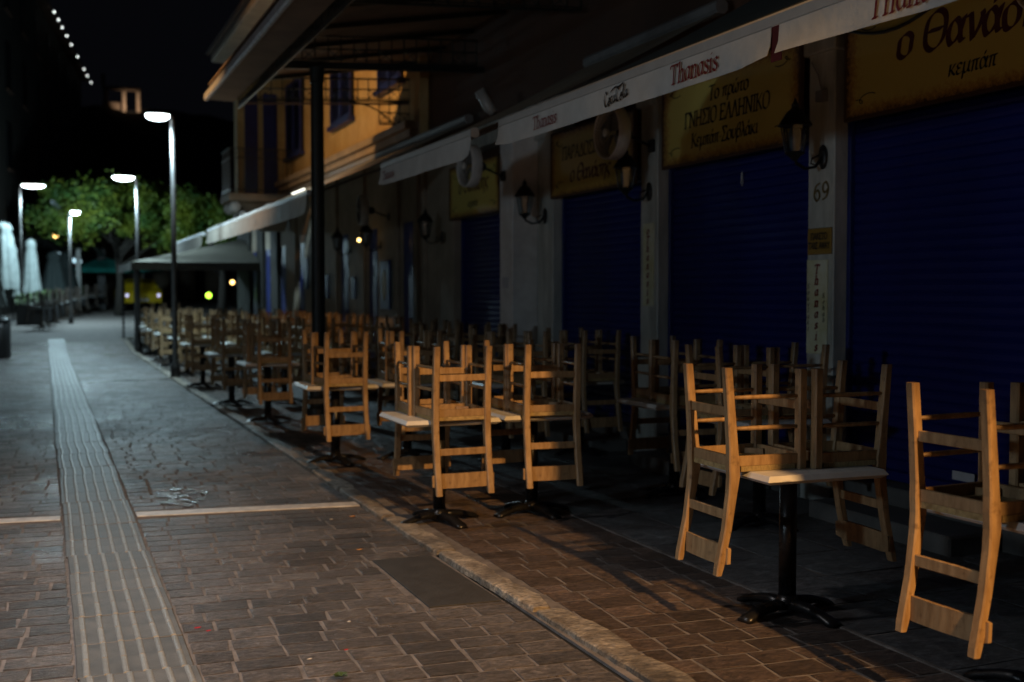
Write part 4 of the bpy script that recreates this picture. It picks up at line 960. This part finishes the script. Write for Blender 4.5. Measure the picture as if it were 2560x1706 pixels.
def tree(name, x, y, z0, ht, cr, n, label, sx=1., sy=1., zc=.62, seed=1, leafs=.13):
    rr = random.Random(seed); t = empty(name, (x,y,z0), label=label, cat='tree')
    m = MB(); top = ht*.72; m.tube([(0,0,0),(.08,.05,ht*.25),(-.05,.1,ht*.5),(.05,0,top)], [.22,.17,.13,.06], 8)
    cl = []
    for i in range(60):
        a = rr.uniform(0,6.28); q = rr.uniform(.25,1)**.6; p = Vector((math.cos(a)*cr*q*sx, math.sin(a)*cr*q*sy, ht*zc+rr.uniform(-.17,.19)*ht*(1-q*.35)))
        cl.append((p, rr.uniform(.25,.9)*cr*.25))
        if i < 14: m.tube([(0,0,ht*rr.uniform(.3,.5)), (p.x*.5,p.y*.5,p.z*.8), (p.x,p.y,p.z)], [.07,.045,.015], 5)
    m.build('trunk', M['bark'], t, True)
    m = MB()
    for i in range(n):
        c, r_ = rr.choice(cl); d = Vector((rr.gauss(0,1),rr.gauss(0,1),rr.gauss(0,.8))); d.normalize(); p = c+d*r_*rr.uniform(.1,1.35)
        a = Vector((rr.gauss(0,1),rr.gauss(0,1),rr.gauss(0,.6))).normalized()*leafs*rr.uniform(.6,1.3); b = a.cross(Vector((rr.gauss(0,1),rr.gauss(0,1),rr.gauss(0,1)))).normalized()*leafs*.35
        m.add([p-a*.5, p+b*.8, p+a*.5, p-b*.8], [(0,1,2,3)])
    m.build('crown', M['leaf'], t)
    return t
tree('leafy_tree', 3.0, 52, gz(52), 6.0, 3.3, 26000, 'wide green tree glowing in lamplight behind the second street lamp', sx=1.0, sy=.6, zc=.73, seed=3, leafs=.19)
tree('leafy_tree', 7.0, 50, gz(50), 5.8, 2.6, 13000, 'darker green tree behind the balcony and far awning', sx=.9, sy=.7, zc=.66, seed=5, leafs=.18)

def parasol_closed(x, y, h, r, m_, label, open_=.0):
    t = empty('closed_parasol', (x,y,gz(y)), label=label, cat='parasol', group='closed parasols on the left side')
    MB().tube([(0,0,0),(0,0,h+.03)], .025, 8).build('pole', M['pole'], t, True)
    MB().box(-.28,.28,-.28,.28,0,.06).build('base', M['grey'], t, bevel=.01)
    m = MB(); n = 24; prof = [(.04,h),(r*.5,h-.08),(r*.62,h-.25),(r*.5,h-.34),(r*.62,h-.6),(r*.85,h*.55),(r*1.15,h*.33)]; vs = []; fs = []
    for i, (q, z) in enumerate(prof):
        for k in range(n):
            a = 2*math.pi*k/n; f = 1+(.22 if k % 3 == 0 else -.12)*min(1, i/3); vs.append((q*f*math.cos(a), q*f*math.sin(a), z+(.03*(k%3) if i == len(prof)-1 else 0)))
    for i in range(len(prof)-1):
        for k in range(n): fs.append((i*n+k, i*n+(k+1)%n, (i+1)*n+(k+1)%n, (i+1)*n+k))
    m.add(vs, fs); m.build('folded_canopy', M[m_], t, True)
    return t
parasol_closed(-.41, 48.3, 3.15, .30, 'parasol', 'pale closed parasol right of the left street lamp')
parasol_closed(-1.05, 47.5, 2.9, .27, 'parasol', 'narrower closed parasol left of the left street lamp')
parasol_closed(-1.35, 46.9, 3.75, .5, 'parasol', 'bulky half-open pale parasol at the left edge of the photo')
parasol_closed(-1.5, 42, 2.4, .3, 'parasol', 'closed parasol cut by the left edge of the photo')
parasol_closed(.45, 52, 2.7, .46, 'parasol_d', 'dark green closed parasol beyond the palest one')
parasol_closed(.95, 54, 2.7, .42, 'parasol_d', 'second dark closed parasol near the white post')
# left-side tables with upturned chairs
for i, (x, y) in enumerate([(-.05+.03*k*k*.9+.14*k, 42.5+2.0*k) for k in range(8)]):
    place_table(x, y, R(5), f'{ORD[i]} small dark table in front of the left parasols, counted from the camera', 'tables on the left side of the lane')
    place_chair(x, y, R(5), '-x', f'tiny upturned chair on the {ORD[i]} left-side table, its left one', 'upturned chairs on the left side')
    place_chair(x, y, R(5), '+x', f'tiny upturned chair on the {ORD[i]} left-side table, its right one', 'upturned chairs on the left side')
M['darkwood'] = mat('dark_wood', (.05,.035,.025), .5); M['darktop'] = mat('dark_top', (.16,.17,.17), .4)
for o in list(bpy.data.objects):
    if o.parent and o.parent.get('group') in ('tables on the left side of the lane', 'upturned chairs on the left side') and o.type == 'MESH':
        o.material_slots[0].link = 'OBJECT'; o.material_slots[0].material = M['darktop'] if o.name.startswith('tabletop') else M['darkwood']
for k in range(6):
    t = empty('planter', (-.3+.38*k, 45.6+2.2*k, gz(45.6+2.2*k)), label=f'{ORD[k]} dark planter box behind the left-side tables, counted from the camera', cat='planter', group='dark planters on the left side')
    MB().box(-.6,.25,-.35,.35,0,.75).build('box', M['blackm'], t, bevel=.02)
    m = MB()
    for q in range(160):
        c = Vector((random.uniform(-.6,.25), random.uniform(-.35,.35), random.uniform(.7,1.15))); a = Vector((random.gauss(0,1),random.gauss(0,1),random.gauss(0,1))).normalized()*.09; b = a.orthogonal().normalized()*.04
        m.add([c-a,c+b,c+a,c-b], [(0,1,2,3)])
    m.build('shrub', M['weed'], t)
# litter bin at left edge
t = empty('litter_bin', (-1.05, 31.2, gz(31.2)), label='black litter bin cut by the left edge of the photo', cat='bin')
MB().lathe([(.26,0),(.30,.05),(.30,.85),(.27,.9)], n=16).build('body', M['blackm'], t, True)
MB().lathe([(.31,.9),(.31,.96),(.15,1.05)], n=16).build('lid', M['blackm'], t, True)
MB().box(-.1,.12,-.32,-.29,.78,.86).build('opening', M['paper'], t)
# left pergola with pale edge, white post, lit shops, far lamp
t = empty('pergola', (1.6, 58, gz(58)), label='dark flat-roofed pergola with pale edge, left of the lane end', cat='pergola')
m = MB(); m.add([(-2.6,-7,2.9),(1.0,0,2.9),(.9,4,2.0),(-2.8,4,2.9),(-2.6,-7,3.1),(1.0,0,3.1),(.9,4,2.2),(-2.8,4,3.1)],[(3,2,1,0),(4,5,6,7),(0,1,5,4),(1,2,6,5),(2,3,7,6),(3,0,4,7)]); m.build('flat_roof', M['blackm'], t)
MB().bar((-1.2,-7.2,4.5),(1.3,0.4,2.3), .14, .12).build('edge_board', M['parasol'], t)
MB().bar((.95,-.3,0),(.95,-.3,2.9), .34).build('corner_post', M['blackm'], t)
MB().bar((-1.25,-6,0),(-1.25,-6,2.4), .14).build('white_post', M['alu'], t)
MB().bar((-.1,-2,0),(-.1,-2,2.8), .2).build('white_post', M['alu'], t)
street_lamp(.95, 46.0, 4.1, 1, 'farthest small street lamp before the tree crown, its head over the lane', head=.35, power=800, spot=False, lr=.2)
for x, y, z, r_, mm, lb in ((.55,54.5,3.4,.10,'bulb_w','small cream globe light under the left pergola'),(1.12,56,1.45,.14,'litsign','small bluish lit sign by the pergola posts')):
    tag(MB().lathe([(r_*.3,-r_),(r_,-r_*.4),(r_,r_*.4),(r_*.3,r_)], (x,y,gz(y)+z), 10).build('globe_light', M[mm], None, True), lb, 'light')
tag(MB().box(1.35,1.75,60.0,60.1,gz(60)+2.2,gz(60)+3.1).build('lit_sign', M['litsign']), 'small bright white-blue shop sign at the end of the lane', 'sign')
tag(MB().box(1.3,1.6,59.9,60.0,gz(60)+1.7,gz(60)+2.1).build('banner', M['red_cloth']), 'dark red banner below the bright shop sign', 'banner')
tag(MB().box(.55,.95,57.5,57.6,gz(58)+2.6,gz(58)+2.85).build('lit_sign', M['litsign']), 'slanting pale lit sign under the pergola roof', 'sign')
t = empty('teal_parasol', (2.7, 58, gz(58)), label='low teal parasol at the end of the lane', cat='parasol')
m = MB(); m.lathe([(1.5,1.75),(1.35,1.95),(.5,2.35),(.05,2.5)], n=8); m.build('parasol_cloth', M['teal'], t); MB().tube([(0,0,0),(0,0,2.5)], .03, 6).build('pole', M['alu'], t)
t = empty('teal_parasol', (4.6, 60, gz(60)), label='second teal parasol partly behind the tent corner', cat='parasol')
m = MB(); m.lathe([(1.0,1.75),(.9,1.95),(.4,2.25),(.05,2.4)], n=8); m.build('parasol_cloth', M['teal'], t); MB().tube([(0,0,0),(0,0,2.4)], .03, 6).build('pole', M['alu'], t)
# beige house closing the lane
bh = empty('beige_house', (5, 72, gz(72)), label='dim beige house closing the far end of the lane', cat='house')
MB().box(-3.6,10,0,6,-1,5.2).build('wall', M['beige'], bh)
for k in range(8): MB().box(-3.2+k*1.5,-2.7+k*1.5,-.06,0,0,2.3).build('pilaster', M['cream'], bh); MB().box(-2.5+k*1.5,-1.9+k*1.5,-.03,.0,0,2.2).build('door', M['darkwin'], bh)
MB().box(-3.8,10,-.4,6,5.2,5.4).build('cornice', M['cream'], bh)
# yellow cars behind the tent
def car(x, y, rz, label):
    t = empty('parked_car', (x,y,gz(y)), rz, label=label, cat='car', group=None)
    body = [(-2.1,.35),(-2.15,.75),(-1.9,.95),(-1.2,1.0),(-.7,1.42),(.7,1.45),(1.3,1.02),(2.0,.92),(2.12,.6),(2.1,.32)]
    vs = [(s*.84 if z < 1.1 else s*.66, a, z) for s in (-1,1) for a, z in body]; n = len(body)
    m = MB(); m.add(vs, [tuple(range(n)), tuple(range(2*n-1,n-1,-1))]+[((i+1)%n,i,n+i,n+(i+1)%n) for i in range(n)]); m.build('body', M['taxi'], t)
    m = MB(); m.add([(-.68,-1.12,1.06),(.68,-1.12,1.06),(.6,-.74,1.39),(-.6,-.74,1.39)],[(0,1,2,3)]); m.build('rear_window', M['darkwin'], t)
    for s in (-1,1):
        MB().box(s*.70-.06,s*.70+.06,-2.19,-2.12,.62,.76).build('headlight', M['headl'], t)
        for yy in (-1.35,1.35): m = MB(); m.lathe([(.2,-.1),(.32,-.09),(.32,.09),(.2,.1)], (s*.76,yy,.32), 14, ax='x'); m.build('wheel', M['tyre'], t, True)
        MB().box(s*.79-.05,s*.79+.05,-.8,.8,1.02,1.3).build('side_window', M['darkwin'], t)
    MB().box(-.25,.25,-2.17,-2.13,.42,.54).build('number_plate', M['paper'], t)
    return t
M['headl'] = mat('headlight_glow', (.8,.8,.9), .3, emit=((.6,.6,1), 1.2))
car(4.15, 58, R(3), 'yellow car glimpsed under the far tent')
for x, y, z, r_, mm, lb in ((4.75,36.8,1.55,.085,'bulb_g','round green light deep under the far tent'),(6.45,38.9,1.65,.10,'bulb_w','round warm light deep under the far awning'),
                            (6.75,40.5,1.95,.13,'bulb','white window light above the round warm light'),(6.1,41,2.0,.07,'bulb_w','faint warm bulb left of the white window light')):
    tag(MB().lathe([(r_*.3,-r_),(r_*.9,-r_*.5),(r_,0),(r_*.9,r_*.5),(r_*.3,r_)], (x,y,z), 12).build('globe_light', M[mm], None, True), lb, 'light')

# left building with bulbs along its roof
lb_ = empty('tall_building', (-2.9, 42, 0), label='dark tall building at left with a row of bulbs along its roof', cat='building')
dirv = Vector((math.sin(R(7)), math.cos(R(7)), 0)); nrm = Vector((dirv.y, -dirv.x, 0))
p0 = Vector((0,0,0)); H2 = 16.6; LEN = 46
def q4(a, b, d0, d1, z0, z1):
    pts = [p0+dirv*a+nrm*d0, p0+dirv*b+nrm*d0, p0+dirv*b+nrm*d1, p0+dirv*a+nrm*d1]
    return [(p.x,p.y,z0) for p in pts]+[(p.x,p.y,z1) for p in pts], [(0,1,2,3),(7,6,5,4),(0,4,5,1),(1,5,6,2),(2,6,7,3),(3,7,4,0)]
MB().add(*q4(0,LEN,-12,0,-1,H2)).build('wall', M['dark'], lb_)
MB().add(*q4(-.2,LEN+.2,-12,.5,H2+.001,H2+.25)).build('eave', M['upper'], lb_)
for fl in range(4):
    for k in range(9):
        a = 3+k*4.8; w = MB().add(*q4(a,a+1.3,.002,.06,3.6+fl*3.4,5.6+fl*3.4)).build('window', M['darkwin'], lb_)
        MB().add(*q4(a-.1,a+1.4,.06,.16,3.5+fl*3.4,3.59+fl*3.4)).build('sill', M['upper'], w)
string = empty('light_string', (-2.9,42,H2-.1), label='string of round white bulbs along the roof edge of the left building', cat='light string')
ss = [24.5,26.3,28.2,30.4,32.8,36.4,40.6,43,45.6]
pts = []
for i, a in enumerate(ss):
    p = p0+dirv*a+nrm*.7; pts.append(p)
    MB().lathe([(.015,-.04),(.035,-.015),(.035,.02),(.015,.04)], (p.x,p.y,-.08), 8).build('bulb', M['bulb'], string, True)
MB().tube([(p.x,p.y,.02) for p in pts], .012, 4).build('cable', M['blackm'], string)
# roof terrace canopy scrap at the top left
tag(MB().add(*q4(17,21,.3,1.4,H2+.3,H2+.9)).build('roof_awning', M['awn_tan'], None, loc=(-2.9,42,0)), 'pale awning scrap above the bulbs at the top edge', 'awning')

# hill with floodlit ruin
hm = MB(); n = 28; vs = [(20,330,50)]; fs = []
for ri, (r_, z) in enumerate(((22,49.5),(60,38),(110,16),(170,-2))):
    for k in range(n):
        a = 2*math.pi*k/n; q = r_*random.uniform(.9,1.1); vs.append((20+q*math.cos(a)*1.3, 330+q*math.sin(a)*.8, z+random.uniform(-1.5,0)))
fs += [(0,1+k,1+(k+1)%n) for k in range(n)]
for ri in range(3):
    for k in range(n): a = 1+ri*n; fs.append((a+k,a+n+k,a+n+(k+1)%n,a+(k+1)%n))
tag(hm.add(vs, fs).build('hill', M['hill']), kind='structure', label='black hill behind the town')
ru = empty('temple_ruin', (18.6, 312, 47.6), label='small floodlit temple ruin on the hill top', cat='ruin')
def rc(x, h0, h1):
    m = MB(); m.lathe([(.62,h0),(.56,h0+.3),(.5,h1-.5),(.62,h1-.3),(.7,h1)], (x,0,0), 12); m.build('column', M['ruin'], ru, True)
rc(1.2,0,5.6); rc(4.7,0,5.6); rc(-3.2,2.6,5.6)
MB().box(-3.9,5.4,-.7,.7,5.61,6.4).build('entablature', M['ruin'], ru, bevel=.12)
MB().box(-4.2,-3.2,-.6,.6,6.41,9.4).build('broken_pediment', M['ruin'], ru, bevel=.2)
MB().box(-3.9,.4,.8,2,0,2.6).build('broken_wall', M['ruin'], ru, bevel=.1)
for x in (1.6, 4.0):
    l = lamp_light(ru, (x,-5,.6), (1,.72,.5), 700, .3); l.rotation_euler = (R(108),0,0); l.data.spot_size = R(70)
# dark houses filling the background right of the tree
dh = empty('dark_houses_block', (12, 60, 0), label='unlit house behind the trees', cat='house'); dh.name = 'dark_house'
MB().box(-2,14,0,12,-1,7).build('wall', M['dark'], dh)
MB().box(-2.3,14.3,-.3,12.3,7.001,7.3).build('roof', M['upper'], dh)
for k in range(5): MB().box(-1+k*3,.2+k*3,-.05,.0,3.6,5.4).build('window', M['darkwin'], dh)

# ------------------------------------------------------------------ small things on the ground
m = MB(); rr = random.Random(5)
pc = Vector((.95, 9.35))
for k in range(46):
    a = rr.uniform(0,6.28); q = rr.uniform(0,1)**.7; c = (pc.x+.20*q*math.cos(a)+.04*rr.gauss(0,1), pc.y+.42*q*math.sin(a)); r_ = rr.uniform(.012,.05)
    ps = [(c[0]+r_*rr.uniform(.5,1.2)*math.cos(j/7*6.28), c[1]+r_*1.6*rr.uniform(.5,1.2)*math.sin(j/7*6.28)) for j in range(7)]
    m.add([(x,y,.0125+k*.00004) for x, y in ps], [tuple(range(7))])
tag(m.build('puddle', M['puddle']), 'small glistening wet patch on the setts above the marble line', 'puddle', kind='stuff')
def bit(x, y, label, col, s=.02, name='cigarette_butt', rz=.5, cat='cigarette butt'):
    m = MB(); m.tube([(-s,0,0),(s,0,0)], .004, 6); o = m.build(name, col); o.location = (x,y,.027); o.rotation_euler[2] = rz
    tag(o, label, cat)
M['orange'] = mat('orange_paper', (.75,.35,.08), .6); M['pale'] = mat('pale_litter', (.6,.55,.5), .7)
M['redbit'] = mat('red_scrap', (.5,.02,.03), .6)
def litter(x, y, label, m_, s=.025, rz=.3):
    rr = random.Random(int(x*1000+y*77)); ps = [(s*rr.uniform(.6,1.2)*math.cos(j/6*6.28), s*.5*rr.uniform(.6,1.2)*math.sin(j/6*6.28)) for j in range(6)]
    m = MB(); m.poly_prism(ps, 0, .003); o = m.build('litter_scrap', M[m_]); o.location = (x,y,.013); o.rotation_euler[2] = rz
    tag(o, label, 'litter')
litter(1.80, 6.98, 'orange scrap on the setts just above the cover plate', 'orange', .022)
litter(2.02, 8.05, 'orange scrap beside the kerb below the first chairs', 'orange', .03)
litter(1.86, 8.0, 'tiny pale scrap left of the kerbside orange scrap', 'pale', .014)
litter(2.78, 9.55, 'orange scrap on the terrace below the second table row', 'orange', .022)
litter(.66, 5.62, 'red scrap in the broken joint beside the tactile strip', 'redbit', .018)
litter(.70, 5.55, 'second red scrap beside the tactile strip', 'redbit', .014)
litter(1.23, 5.02, 'tiny red scrap on the near setts', 'redbit', .012)
litter(1.35, 5.45, 'pale scrap left of the cover plate corner', 'pale', .014)
litter(1.05, 4.95, 'pale scrap on the near setts by the weed', 'pale', .014)
wd = empty('weed', (1.12, 4.66, .004), label='small green weed growing between the near setts', cat='weed')
for k in range(9):
    a = k*.7+.3; L2 = random.uniform(.02,.04); m = MB(); c, s = math.cos(a), math.sin(a)
    m.add([(0,0,.012),(c*L2*.6-s*.012,s*L2*.6+c*.012,.026),(c*L2,s*L2,.024),(c*L2*.6+s*.012,s*L2*.6-c*.012,.026)], [(0,1,2,3)]); m.build('leaf', M['weed'], wd)

print('objects', len(bpy.data.objects))
